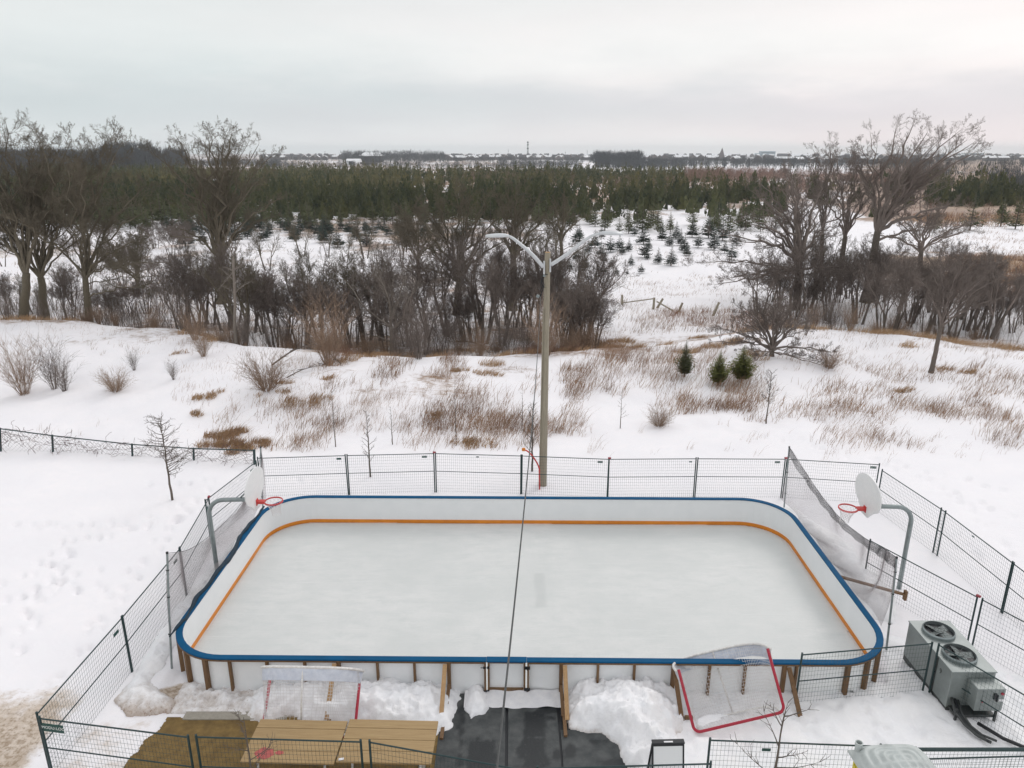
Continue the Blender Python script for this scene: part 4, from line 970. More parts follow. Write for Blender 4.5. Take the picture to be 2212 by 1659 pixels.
# ------------------------------------------------------------------ chiller
x0, x1, y0, y1, z1 = 8.86, 9.75, 12.36, 14.05, 1.05
t = thing('chiller', 'grey sheet metal chiller with two fans standing in the snow by the rink', 'chiller', ((x0+x1)/2, (y0+y1)/2, 0))
cx_, cy_ = 0, 0; W_, D_ = x1-x0, y1-y0
mb = MB(); mb.box((0, 0, .60), (W_, D_, .84), bev=.012); mb.box((0, 0, 1.035), (W_+.03, D_+.03, .03), bev=.008)
mb.build('casing', M['steel'], t)
mb = MB()
for k in (-1, 1):
    for yy_ in (-.42,): mb.box((k*(W_/2+.003), yy_*D_/2*.99, .6), (.006, .03, .8))
mb.build('panel_joint', M['steel_dark'], t)
for k, yy_ in enumerate((.42, -.36)):
    mb = MB(); mb.lathe([(.325, 0), (.325, .06), (.30, .085), (.30, .0)], (-.03, yy_, 1.05), 32); f_ = mb.build('fan_cowl', M['galv'], t, smooth=False)
    mb = MB(); mb.lathe([(.295, .0), (.295, .004)], (-.03, yy_, 1.056), 28); mb.build('fan_opening', M['black'], f_)
    mb = MB(); mb.lathe([(.07, .0), (.09, .05), (.03, .07)], (-.03, yy_, 1.06), 14)
    for b in range(4):
        a = b*math.pi/2+.5+k; 
        ol = []
        R = Matrix.Rotation(a, 3, 'Z')@Matrix.Rotation(.35, 3, 'X'); mb.box(Vector((-.03, yy_, 1.08))+Matrix.Rotation(a, 3, 'Z')@Vector((.16, 0, 0)), (.22, .15, .006), R)
    mb.build('fan_blade', M['steel'], f_)
    mb = MB()
    for rr2 in (.10, .16, .22, .28): mb.tube([(-.03+rr2*math.cos(q_), yy_+rr2*math.sin(q_), 1.15-.05*(rr2/.33)**2) for q_ in np.linspace(0, 2*math.pi, 29)[:-1]], .0035, 4, closed=True)
    for b in range(8):
        a = b*math.pi/4; mb.tube([(-.03+s_*math.cos(a), yy_+s_*math.sin(a), 1.15-.05*(s_/.33)**2+.003) for s_ in (.0, .10, .20, .295)]+[(-.03+.31*math.cos(a), yy_+.31*math.sin(a), 1.09)], .004, 4)
    mb.build('fan_guard', M['steel_dark'], f_)
mb = MB(); mb.box((.18, -D_/2-.17, .64), (.56, .33, .52), bev=.01); cb = mb.build('control_box', M['steel'], t)
mb = MB(); mb.box((.26, -D_/2-.345, .74), (.07, .03, .14), bev=.01); mb.box((.30, -D_/2-.355, .70), (.03, .03, .16), bev=.005); mb.build('switch', M['black'], cb)
mb = MB(); mb.lathe([(.028, 0), (.028, .02)], (.395, -D_/2-.335, .80), 12, axis=(0, -1, 0)); mb.lathe([(.012, 0), (.012, .012)], (.03, -D_/2-.335, .60), 10, axis=(0, -1, 0)); mb.build('warning_light', M['red'], cb)
mb = MB(); mb.box((.40, -D_/2-.337, .64), (.10, .004, .05)); mb.build('label', M['tarp'], cb)
text_mesh('9', .17, M['steel_dark'], t, Matrix.Translation((-W_/2-.004, -.50, .78))@Matrix.Rotation(-math.pi/2, 4, 'Z')@Matrix.Rotation(math.pi/2, 4, 'X'), 'number')
for sx in (-1, 1):
    mb = MB(); mb.box((sx*(W_/2-.05), -D_/2-.28, .18), (.04, .04, .42)); mb.build('leg', M['steel_dark'], t)
mb = MB(); mb.box((0, 0, .12), (W_-.04, D_, .16)); mb.box((0, -D_/2-.12, .2), (W_-.1, .3, .06)); mb.build('base_frame', M['steel_dark'], t)
hs = thing('hose_bundle', 'dark insulated hoses trailing over the snow from the chiller', 'hose', (9.2, 12.0, 0))
for k in range(3):
    mb = MB(); rr_ = random.Random(k); mb.tube([(8.95+.07*k, 12.35, .42-.03*k), (8.9+.05*k, 12.1-.03*k, .30), (8.95+.05*k, 11.85-.03*k, .22), (9.05+.05*k, 11.6, .19), (9.15+.06*k+rr_.uniform(-.05, .08), 11.35+rr_.uniform(-.1, .1), .19)], .03-.003*k, 9); mb.build('hose', M['black'] if k % 2 else M['steel_dark'], hs, smooth=True, world=True)
mb = MB(); mb.tube([(9.25, 11.9, .2), (9.5, 11.5, .2), (10.1, 11.0, .19), (10.9, 10.3, .19)], .035, 10); mb.build('pipe', M['black'], hs, smooth=True, world=True)
t = thing('snow_scraper', 'small red scraper lying on the snow by the chiller', 'scraper', (8.3, 12.55, .22))
c_ = P(2086, 1430, .25); c2_ = P(2104, 1441, .3)
t.location = c_; mb = MB(); mb.tube([(0, 0, .02), (.09, -.02, .03), (.18, -.10, .02)], .012, 8); mb.build('handle', M['red'], t, smooth=True); mb = MB(); mb.box((-.06, .01, .03), (.13, .07, .015), Matrix.Rotation(.3, 3, 'Z'), bev=.004); mb.build('blade', M['red'], t)

# ------------------------------------------------------------------ yellow portable cabin with ribbed roof
t = thing('portable_cabin', 'yellow portable cabin with pale ribbed plastic roof and vent pipe', 'portable toilet', (5.78, 8.62, 0), .05)
mb = MB(); mb.box((0, 0, 1.08), (1.0, 1.0, 2.16), bev=.04); 
for sx in (-1, 1):
    for k in range(-3, 4): mb.box((sx*.505, k*.13, 1.1), (.02, .05, 1.9))
mb.build('wall', M['yellow'], t)
vs = [(0, 0, 2.50)]; fs = []; nr, na = 44, 72
for i in range(1, nr+1):
    r_ = i/nr
    for j in range(na):
        a = 2*math.pi*j/na; sq = 1/(abs(math.cos(a))**5+abs(math.sin(a))**5)**.2; x, y = .585*r_*math.cos(a)*sq, .585*r_*math.sin(a)*sq
        band = max(math.exp(-(x/.05)**2), math.exp(-(y/.05)**2)); rib = .016*math.sin(r_*34)*(1-band)*(.15 < r_ < .9)
        vs.append((x, y, 2.2+.28*(1-r_**2.2)**.75+rib+.022*band*(r_ < .93)))
for j in range(na): fs.append((0, 1+j, 1+(j+1) % na))
for i in range(nr-1):
    for j in range(na): a = 1+i*na+j; b = 1+i*na+(j+1) % na; fs.append((a, a+na, b+na, b))
mb = MB(); mb.add(vs, fs); mb.box((0, 0, 2.175), (1.13, 1.13, .05), bev=.02); rf = mb.build('roof', M['roof_plastic'], t, smooth=True)
mb = MB(); mb.lathe([(.05, 0), (.05, .18), (.058, .18), (.058, .24), (.045, .24), (.045, .1)], (-.45, .47, 2.17), 16); mb.build('vent_pipe', M['roof_plastic'], rf)
# ------------------------------------------------------------------ bare trees
def rot_about(d, ang, rng):
    """direction d tipped by ang about a random perpendicular"""
    rx, ry, rz = rng.gauss(0, 1), rng.gauss(0, 1), rng.gauss(0, 1)
    k = rx*d[0]+ry*d[1]+rz*d[2]; rx -= k*d[0]; ry -= k*d[1]; rz -= k*d[2]
    n = math.sqrt(rx*rx+ry*ry+rz*rz)+1e-9; c, s = math.cos(ang), math.sin(ang)/n
    return (d[0]*c+rx*s, d[1]*c+ry*s, d[2]*c+rz*s)
def nrm(d):
    n = math.sqrt(d[0]**2+d[1]**2+d[2]**2)+1e-9; return (d[0]/n, d[1]/n, d[2]/n)
class Tree:
    def __init__(s, seed, twig_r=.009, maxlev=4, dens=1., wob=.14, up=.05, ang=(.5, 1.0), ratio=.55, floor=.25):
        s.rng = random.Random(seed); s.thick = []; s.thin = []; s.tw = twig_r; s.maxlev = maxlev; s.dens = dens; s.wob = wob; s.up = up; s.ang = ang; s.ratio = ratio; s.floor = floor
    def branch(s, p, d, L, r, lev, start=.2, up=None, end_r=None):
        g = s.rng; n = (9, 7, 5, 4, 2)[min(lev, 4)]; up = s.up if up is None else up; pts = [p]; rs = [r]; r1 = end_r if end_r is not None else max(s.tw*.6, r*.25)
        for i in range(n):
            w_ = s.wob*(1+.25*lev); d = nrm((d[0]+g.gauss(0, w_), d[1]+g.gauss(0, w_), d[2]+g.gauss(0, w_)+up))
            if p[2] < s.floor and d[2] < 0: d = nrm((d[0], d[1], .25))
            p = (p[0]+d[0]*L/n, p[1]+d[1]*L/n, p[2]+d[2]*L/n); t = (i+1)/n; pts.append(p); rs.append(r*(1-t)+r1*t)
            if lev < s.maxlev and t >= start:
                c = s.dens*((1.7, 1.5, 1.35, 1.5)[min(lev, 3)])*(1.6 if i == n-1 else 1); k = int(c)+(g.random() < c-int(c))
                for _ in range(k):
                    nd = rot_about(d, g.uniform(*s.ang), g); nl = L*s.ratio*(1.15-.6*t)*g.uniform(.6, 1.2); s.branch(p, nrm((nd[0], nd[1], nd[2]+.12)), nl, max(s.tw*.8, rs[-1]*g.uniform(.45, .65)), lev+1, .15)
        if r > .035: s.thick.append((pts, rs))
        else:
            for i in range(n): s.thin.append((*pts[i], *pts[i+1], rs[i], rs[i+1]))
        return p, d
    def meshes(s, trunk_idx=None):
        mbt = MB()
        for pts, rs in s.trunk: mbt.tube(pts, rs, 10)
        V, F = seg_prisms(s.thin, 3)
        mb = MB()
        for pts, rs in s.thick: mb.tube(pts, rs, 7 if rs[0] > .08 else 5, cap=False)
        o = len(V); Vt = np.array(mb.v).reshape(-1, 3); quads = np.array([f for f in mb.f if len(f) == 4]).reshape(-1, 4)
        V2 = np.vstack([V, Vt]) if len(Vt) else V; F2 = np.vstack([F, quads+o]) if len(quads) else F
        return mbt, V2, F2
def make_tree(name, seed, H_, r0, fork=.25, leaders=5, spread=.45, lean=(0, 0), bark='bark', twig='twig', twigs_r=.0062, low=0, low_len=.35, dens=1., maxlev=4, ratio=.5, trunks=1, foot=.3, curve=.0, wob=.13, lead_len=None, flare=1.35):
    H_ *= .88; T = Tree(seed, twigs_r, maxlev, dens*.93, wob=wob, ratio=ratio); g = T.rng; T.trunk = []
    for tr in range(trunks):
        a0 = g.uniform(0, 6.28); off = foot*(0 if trunks == 1 else 1); bx, by = off*math.cos(a0), off*math.sin(a0); hf = H_*fork*g.uniform(.85, 1.15); pts = []; rs = []; n = 7
        ld = (lean[0]+(.28*math.cos(a0) if trunks > 1 else 0), lean[1]+(.28*math.sin(a0) if trunks > 1 else 0)); p = (bx, by, -.4)
        rr_ = r0*(1 if trunks == 1 else g.uniform(.6, 1))
        for i in range(n+1):
            t = i/n; pts.append((bx+ld[0]*hf*t+curve*math.sin(t*3)*.3+(g.gauss(0, .03)*hf*.25 if 0 < i < n else 0), by+ld[1]*hf*t, -.4+(hf+.4)*t)); rs.append(rr_*(flare if i == 0 else 1.12 if i == 1 else 1-.25*t))
        T.trunk.append((pts, rs)); top_ = pts[-1]; d0 = nrm((ld[0], ld[1], 1.0)); LL = (H_-hf)*(lead_len or 1.0); nl = max(1, int(round(leaders*(1 if trunks == 1 else .5))))
        for k in range(nl):
            a = 2*math.pi*(k+g.uniform(-.3, .3))/nl; sp = spread*(g.uniform(.55, 1.1) if k else .15); d = nrm((d0[0]+math.cos(a)*sp, d0[1]+math.sin(a)*sp, 1)); 
            T.branch(top_ if k < 2 else pts[-2] if g.random() < .5 else top_, d, LL*g.uniform(.82, 1.05)*math.sqrt(1/(1+.15*sp)), rr_*.75*(.62 if nl > 2 else .8), 0, .12, up=.045)
        for k in range(low):
            a = g.uniform(0, 6.28); i = g.randint(max(1, int(n*.45)), n); nd = nrm((math.cos(a), math.sin(a), g.uniform(.0, .35))); T.branch(pts[i], nd, H_*low_len*g.uniform(.7, 1.15), rr_*.34, 1, .15, up=.02)
    mbt, V, F = T.meshes(); return mbt, V, F, len(T.thin)
def hero(name, label, cat, at, group=None, rz=0., **kw):
    bark, twig = kw.pop('bark', 'bark'), kw.pop('twig', 'twig'); mbt, V, F, n = make_tree(name, **kw)
    t = thing(name, label, cat, at, rz, group); mbt.build('trunk', M[bark], t, smooth=True); obj('crown', np_mesh('crown', V, F, M[twig]), t); return t
def onG(u, v, dz=0.): p = G(u, v); return (p[0], p[1], p[2]+dz)
def atU(u, y):                                              # standing at depth y on the bearing of column u
    x = 0.
    for _ in range(5):
        z = float(height(x, y, False)); x = (u-CX)/FP*(y*CP+(H_CAM-z)*SP)
    return (x, y, float(height(x, y, False)))

def limb(T, p0, p1, r, bend=.35, kids=1.0, ratio=.34, wob=.035, lev=0):
    """one main limb from p0 that rises and sweeps out to p1, with side branches"""
    g = T.rng; p0 = np.array(p0, float); p1 = np.array(p1, float); L = np.linalg.norm(p1-p0); c = p0+(p1-p0)*.45+np.array([0, 0, L*bend*.35])+np.array([-(p1-p0)[0]*.18, -(p1-p0)[1]*.18, 0]); n = 11; pts = []; rs = []
    for i in range(n+1):
        t = i/n; q = p0*(1-t)**2+2*c*t*(1-t)+p1*t*t+(np.array([g.gauss(0, 1), g.gauss(0, 1), g.gauss(0, .7)])*wob*L*math.sin(math.pi*t)*.6 if 0 < i < n else 0); pts.append(tuple(q)); rs.append(r*(1-t)**.8+.012)
    T.thick.append((pts, rs))
    for i in range(4, n+1):
        d = nrm(tuple(pts[i][k]-pts[i-1][k] for k in range(3))); t = i/n; m = T.dens*1.9*kids*(1.6 if i == n else 1); k_ = int(m)+(g.random() < m-int(m))
        for _ in range(k_): nd = rot_about(d, g.uniform(.35, 1.0), g); T.branch(pts[i], nrm((nd[0], nd[1], nd[2]+.1)), L*ratio*(.92-.42*t)*g.uniform(.6, 1.2), max(T.tw, rs[i]*g.uniform(.4, .6)), lev+1, .15)
def hero2(name, label, base_u, y, fork, tips, seed, r0, bark='bark', twig='twig', dens=.8, depth=.8, tw=.0062, maxlev=4, r_l=None, ratio=.26, bend=.35, spread_fork=.25, kids=1.):
    bx, by, bz = atU(base_u, y); T = Tree(seed, tw, maxlev, dens, wob=.13, ratio=.5); g = T.rng; f = PY(fork[0], fork[1], y)-np.array([bx, by, bz]); n = 8; pts = []; rs = []
    for i in range(n+1):
        t = i/n; pts.append((f[0]*t+g.gauss(0, .007)*(0 < i < n)*f[2], g.gauss(0, .007)*(0 < i < n)*f[2], -.4+(f[2]+.4)*t)); rs.append(r0*(1.4 if i == 0 else 1.15 if i == 1 else 1-.3*t))
    T.trunk = [(pts, rs)]; top_ = np.array(pts[-1]); R_ = max(abs(PY(u, v, y)[0]-bx-f[0]) for u, v in tips)
    tips = tips+[(fork[0]+(u-fork[0])*g.uniform(.7, 1.0)+g.uniform(-14, 14), fork[1]+(v-fork[1])*g.uniform(.84, .99)) for u, v in tips]; nt_ = len(tips)//2
    for k, (u, v) in enumerate(tips):
        v += 27*min(1, max(0, (700-v)/400)); q = PY(u, v, y)-np.array([bx, by, bz]); out = min(1., abs(q[0]-f[0])/R_); dy = g.choice([-1, 1])*g.uniform(.15, 1)*depth*R_*math.sqrt(max(.05, 1-out*out*.8)); q[1] += dy; low_ = q[2] < f[2]*1.15
        s0 = top_ if not low_ else np.array(pts[g.randint(5, 7)]); s0 = s0+np.array([0, 0, g.uniform(-spread_fork, .05)*(0 if low_ else 1)]); L = np.linalg.norm(q-s0); limb(T, s0, q, (r_l or r0*.36)*g.uniform(.6, 1.05)*(.7 if low_ else 1)*(1 if k < nt_ else .55), bend=bend*(.4 if low_ else 1), kids=kids, ratio=ratio)
    mbt, V, F = T.meshes(); t = thing(name, label, 'tree', (bx, by, bz)); mbt.build('trunk', M[bark], t, smooth=True); obj('crown', np_mesh('crown', V, F, M[twig]), t); return t
O = dict(bark='bark_olive', twig='twig_olive')
hero2('oak_tree', 'tallest bare tree at the left edge with one crooked leader high above', 48, 46.5, (57, 590), [(18,248),(34,236),(62,275),(96,290),(2,325),(-45,350),(118,340),(-60,430),(20,400),(140,420)], 11, .31, dens=.8, **O)
hero2('oak_tree', 'dark bare tree second from the left edge, behind the snowy ridge', 98, 48, (88, 600), [(88,300),(128,275),(160,292),(190,330),(40,330),(215,390),(10,400),(200,470),(-20,470)], 12, .30, dens=.8, **O)
hero2('oak_tree', 'olive brown bare tree right of the two biggest left ones, with long low limbs', 192, 47.5, (184, 600), [(152,268),(178,262),(206,285),(236,330),(258,390),(128,330),(292,440),(322,500),(392,555),(110,430),(360,600)], 15, .25, dens=.8, **O)
hero('young_oak_tree', 'lower spreading bare tree in the gap left of the fan-shaped elm', 'tree', atU(300, 62), seed=16, H_=6.4, r0=.2, fork=.22, leaders=6, spread=.8, bark='bark_olive', twig='twig_olive', low=4, low_len=.5, dens=1.0)
hero2('elm_tree', 'tall fan-shaped elm standing alone above the left thicket', 480, 58, (476, 560), [(380,298),(396,280),(416,268),(438,262),(460,258),(482,260),(505,262),(528,270),(550,284),(570,304),(368,345),(592,350),(604,410),(372,410),(575,455),(392,470),(448,300),(500,305)], 27, .5, dens=.72, ratio=.19, r_l=.12, bend=.6, kids=1.2, depth=1.0, **O)
hero2('dead_tree', 'pale grey dead tree in front of the fan-shaped elm', 508, 40.8, (504, 560), [(500,478),(512,500),(530,560),(478,570),(545,600),(470,620)], 23, .095, bark='bark_pale', twig='bark_pale', dens=.5, maxlev=3, r_l=.04)
hero2('oak_tree', 'broad bare tree in the middle thicket left of the light pole', 985, 54, (992, 610), [(890,455),(918,425),(950,408),(985,398),(1022,400),(1058,412),(1085,445),(870,505),(1100,500),(880,560)], 31, .32, dens=.75, r_l=.13, **O)
hero2('oak_tree', 'bare tree with a straight dark trunk just left of the light pole', 1108, 56, (1109, 560), [(1072,410),(1092,385),(1115,374),(1140,380),(1168,400),(1192,440),(1048,450),(1180,490)], 32, .34, dens=.72, r_l=.12, **O)
hero2('oak_tree', 'slim bare tree right behind the light pole top', 1210, 53, (1212, 520), [(1176,450),(1196,420),(1218,402),(1245,420),(1270,455),(1292,505),(1160,500)], 33, .16, dens=.7, r_l=.07, **O)
hero('willow_shrub', 'tangled pale-barked tree with bent limbs in the thicket centre', 'tree', atU(848, 42), seed=34, H_=6.6, r0=.15, fork=.3, leaders=6, spread=.9, low=4, low_len=.5, dens=.7, twig='bark_pale', bark='bark_pale', maxlev=3)
hero('oak_tree', 'thin bare tree behind the thicket between elm and light pole', 'tree', atU(905, 66), seed=35, H_=7.4, r0=.2, fork=.35, leaders=6, spread=.5, low=4, low_len=.35, dens=1.0, twig='twig_olive', bark='bark_olive')
hero2('oak_tree', 'wide-spreading oak at the left of the right grove with long low limbs', 1722, 56, (1726, 570), [(1540,575),(1510,560),(1570,500),(1590,450),(1618,405),(1655,370),(1692,350),(1730,342),(1768,355),(1802,385),(1835,430),(1862,490),(1590,600),(1880,560),(1560,620)], 41, .34, dens=.75, r_l=.17, bend=.45)
hero2('ash_tree', 'tallest dark tree of the right grove leaning to the right', 1868, 59, (1896, 500), [(1950,246),(1928,262),(1975,250),(2004,258),(2028,278),(2052,284),(2062,300),(2040,330),(1898,286),(2060,365),(1876,330),(2050,420),(2080,470)], 42, .36, dens=.72, r_l=.17, bend=.3)
hero2('ash_tree', 'slender grey tree in the middle of the right grove, left of the tallest', 1812, 62, (1826, 510), [(1798,305),(1818,296),(1842,292),(1866,305),(1892,330),(1776,345),(1900,380),(1760,400)], 43, .26, dens=.7, r_l=.10)
hero2('ash_tree', 'light brown slim tree between the wide oak and the slender grey tree', 1775, 66, (1776, 500), [(1768,298),(1788,288),(1756,330),(1806,318),(1742,365),(1822,370)], 44, .22, dens=.7, r_l=.08)
hero2('ash_tree', 'bushy tree right of the tallest one, at the back of the right grove', 1985, 68, (1990, 540), [(1930,450),(1955,425),(1990,408),(2030,412),(2068,425),(2105,448),(2130,485),(1915,500)], 45, .26, dens=.75, r_l=.11)
hero2('hawthorn_tree', 'low round-crowned tree with dense brown twigs before the right grove', 1668, 38.8, (1668, 752), [(1552,748),(1560,712),(1574,684),(1598,656),(1628,638),(1660,630),(1692,632),(1722,648),(1748,676),(1766,710),(1776,748),(1590,770),(1750,772),(1640,660),(1700,665)], 51, .17, dens=.72, r_l=.06, tw=.0055, maxlev=4, ratio=.3)
hero2('thorn_tree', 'lone leaning tree standing in front of the right grove', 2010, 37.0, (2034, 700), [(1975,625),(1984,590),(2010,560),(2042,543),(2076,545),(2108,562),(2136,595),(2152,640),(2050,580)], 52, .13, dens=.75, r_l=.05, tw=.0055, ratio=.3)

# scrub: a few kinds, many copies
SCR = []
for i, (hh, rr_, tk, sp, tg, dn) in enumerate(((5.2, .09, 4, .5, 'twig', 1.05), (4.6, .08, 5, .6, 'twig', 1.05), (5.8, .11, 3, .45, 'twig', 1.0), (4.0, .06, 5, .7, 'twig', 1.1), (5.0, .10, 3, .55, 'twig_olive', 1.0))):
    mbt, V, F, n = make_tree('scrub_tree', 100+i, hh, rr_, fork=.34, leaders=5, spread=sp, trunks=tk, foot=.22, dens=dn*.92, maxlev=3, ratio=.52, twigs_r=.006, low=0)
    t = thing('scrub_tree', None, None); mbt.build('trunk', M['bark'], t, smooth=True); obj('crown', np_mesh('crown', V, F, M[tg]), t); SCR.append(t)
BSH = []
def spray_bush(seed, H_, n, sp, m, r=.008):
    g = random.Random(seed); stems, fine = [], []
    for _ in range(n):
        a = g.uniform(0, 6.28); q = g.uniform(.1, 1)*sp; d = nrm((math.cos(a)*q, math.sin(a)*q, 1)); p = (math.cos(a)*.12*g.random(), math.sin(a)*.12*g.random(), -.1); hh = H_*g.uniform(.6, 1.1)*(1.1-.25*q); k = 6; r_ = r*g.uniform(.7, 1.3)
        for i in range(k):
            e = tuple(p[c]+d[c]*hh/k for c in range(3)); stems.append((*p, *e, r_*(1-i/7), r_*(1-(i+1)/7)))
            if i > 0:
                for _ in range(3):
                    dd = rot_about(d, g.uniform(.25, .8), g); l = hh*.22*g.uniform(.5, 1.2); e2 = tuple(e[c]+dd[c]*l for c in range(3)); fine.append((*e, *e2, r_*.5, r_*.25)); d3 = rot_about(dd, g.uniform(.2, .7), g); fine.append((*e2, *(e2[c]+d3[c]*l*.6 for c in range(3)), r_*.3, r_*.15))
            p = e; d = nrm((d[0]+g.gauss(0, .1), d[1]+g.gauss(0, .1), d[2]-.02))
    t = thing('bush', None, None); V, F = seg_prisms(stems, 4); obj('stem', np_mesh('stem', V, F, M[m]), t); V, F = seg_prisms(fine, 3); obj('branches', np_mesh('branches', V, F, M[m]), t); return t
BSH = [spray_bush(1, 1.8, 55, .55, 'twig_tan'), spray_bush(2, 2.2, 30, .35, 'twig', .010), spray_bush(3, 1.25, 85, 1.25, 'twig_tan', .007)]
rs = random.Random(77); first = {}
def put(protos, k, loc, s, label, cat, group, rz=None, tiltx=0.):
    pr = protos[k]; t = copy_tree(pr)
    t.location = loc; t.rotation_euler = (tiltx, 0, rs.uniform(0, 6.28) if rz is None else rz); t.scale = (s*rs.uniform(.9, 1.1), s*rs.uniform(.9, 1.1), s); tag(t, label, cat, group); return t
def scatter(u0, u1, y0, y1, n, s0, s1, label, group, protos=None, cat='tree', kinds=None):
    protos = protos or SCR
    for i in range(n):
        u = u0+(u1-u0)*(i+rs.random())/n; put(protos, rs.choice(kinds) if kinds else rs.randrange(len(protos)), atU(u, rs.uniform(y0, y1)), rs.uniform(s0, s1), label, cat, group)
scatter(375, 690, 43, 52, 16, .7, 1.4, 'grey-brown bare scrub tree in the thicket under the elm', 'scrub trees of the left thicket')
scatter(690, 960, 42, 52, 13, .65, 1.3, 'grey-brown bare scrub tree in the thicket centre', 'scrub trees of the central thicket')
scatter(960, 1270, 42, 50, 18, .75, 1.25, 'purple-brown scrub tree in the thicket beside the light pole', 'scrub trees by the light pole', kinds=[0, 1, 2, 3])
scatter(0, 380, 50, 58, 12, .45, .75, 'low scrub tree behind the snowy ridge at left', 'low scrub trees at left', kinds=[0, 1, 3, 4])
scatter(1640, 1900, 50, 60, 17, .7, 1.25, 'dark scrub tree standing under the big trees of the right grove', 'scrub trees of the right grove')
scatter(1900, 2140, 46, 56, 16, .65, 1.15, 'dark scrub tree at the right end of the right grove', 'scrub trees right of the grove', kinds=[0, 1, 2])
scatter(2130, 2260, 46, 58, 6, .55, .7, 'small scrub tree near the right picture edge', 'scrub trees near the right edge')
scatter(1200, 1300, 43, 46, 5, .75, .85, 'purple-brown scrub tree at the right end of the middle thicket', 'scrub trees ending the middle thicket', kinds=[0, 1])
scatter(215, 420, 62, 95, 9, .7, 1.1, 'small olive-brown tree on the snowy flat between ridge and plantation', 'small trees on the left flat', kinds=[4, 3])
scatter(-20, 215, 60, 100, 9, .55, 1.0, 'small olive-brown tree on the flat seen between the big left trees', 'small trees between the left trunks', kinds=[4, 3])
scatter(560, 960, 60, 90, 9, .6, .95, 'small olive-brown tree on the flat behind the thicket', 'small trees behind the thicket', kinds=[4])
scatter(1110, 1260, 58, 90, 5, .8, 1.15, 'small olive-brown tree behind the lamp arms', 'small trees behind the light pole', kinds=[4])
scatter(385, 1290, 39.6, 43, 26, .5, 1.1, 'low brush at the foot of the middle thicket', 'brush at the foot of the thicket', protos=BSH, cat='bush')
scatter(1630, 2150, 43.5, 48, 14, .5, .95, 'low brush at the foot of the right grove', 'brush at the foot of the right grove', protos=BSH, cat='bush')
scatter(10, 380, 45.5, 48, 8, .5, .8, 'low brush among the big left trees on the ridge', 'brush on the left ridge', protos=BSH, cat='bush')
# named bushes
for u, v, k, s, lab in ((52, 852, 0, 1.35, 'tan bush of upright stems nearest the left edge'), (118, 840, 1, .95, 'dark upright bush right of the leftmost tan bush'), (140, 845, 1, .72, 'thin dark bush beside the dark upright one'), (250, 845, 2, .95, 'small tan bush alone on the snow left of the ridge middle'),
                        (577, 842, 2, 1.5, 'dense round tan bush at the foot of the ridge'), (712, 785, 0, 1.7, 'large tan bush at the edge of the thicket, beside a fallen branch'), (905, 782, 1, 1.25, 'dark rounded bush before the middle thicket'), (1180, 768, 0, 1.5, 'red-brown bush behind the light pole'),
                        (1255, 760, 2, 1.4, 'red-brown bush just right of the light pole'), (1790, 795, 2, 1.0, 'small tan bush right of the low round-crowned tree'), (1425, 920, 2, .8, 'dry brown flower clump on open snow right of the light pole'), (290, 800, 1, .45, 'tiny sapling bush above the chain link fence'), (375, 820, 1, .4, 'tiny thin bush in the middle of the left snow slope'),
                        (1240, 750, 1, 1.2, 'purple bush under the middle thicket end'), (440, 770, 0, .8, 'tan bush on the left ridge under the elm')):
    put(BSH, k, onG(u, v, -.03), s, lab, 'bush', None)
# fallen branches
def twisty(pts, r, seed, n=14, L=.5, flat=.2):
    g = random.Random(seed); fn = smooth_pts(list(np.linspace(0, 1, len(pts))), pts); segs = []; q = [fn(k/24) for k in range(25)]
    for k in range(24): segs.append((*q[k], *q[k+1], r*(1-k/26), r*(1-(k+1)/26)))
    for _ in range(n):
        k = g.randint(3, 22); p = q[k]; d = nrm((g.gauss(0, 1), g.gauss(0, 1), abs(g.gauss(0, flat)))); l = L*g.uniform(.4, 1)
        for j in range(3): e = (p[0]+d[0]*l/3, p[1]+d[1]*l/3, max(p[2]+d[2]*l/3, q[k][2]-.1)); segs.append((*p, *e, r*.4, r*.25)); p = e; d = nrm((d[0]+g.gauss(0, .4), d[1]+g.gauss(0, .4), d[2]+g.gauss(0, .2)))
    V, F = seg_prisms(segs, 5); return V, F
for lab, pts, r, sd in (('fallen bare branch arching over the snow right of the round tan bush', [onG(590, 800, .3), onG(640, 775, .5), onG(690, 770, .6), onG(740, 795, .1)], .05, 5), ('long fallen branch on the snow below the large tan bush', [onG(620, 820, .1), onG(660, 805, .2), onG(715, 790, .1)], .035, 6),
                        ('broken log poking out of the brown mound right of the thicket', [onG(1250, 740, .1), onG(1290, 720, .45), onG(1320, 712, .6)], .05, 7), ('fallen grey branch lying in front of the middle thicket', [onG(985, 740, .1), onG(1030, 752, .3), onG(1060, 772, .1)], .06, 8)):
    V, F = twisty(pts, r, sd); tag(obj('fallen_branch', np_mesh('fallen_branch', V, F, M['bark'])), lab, 'branch')
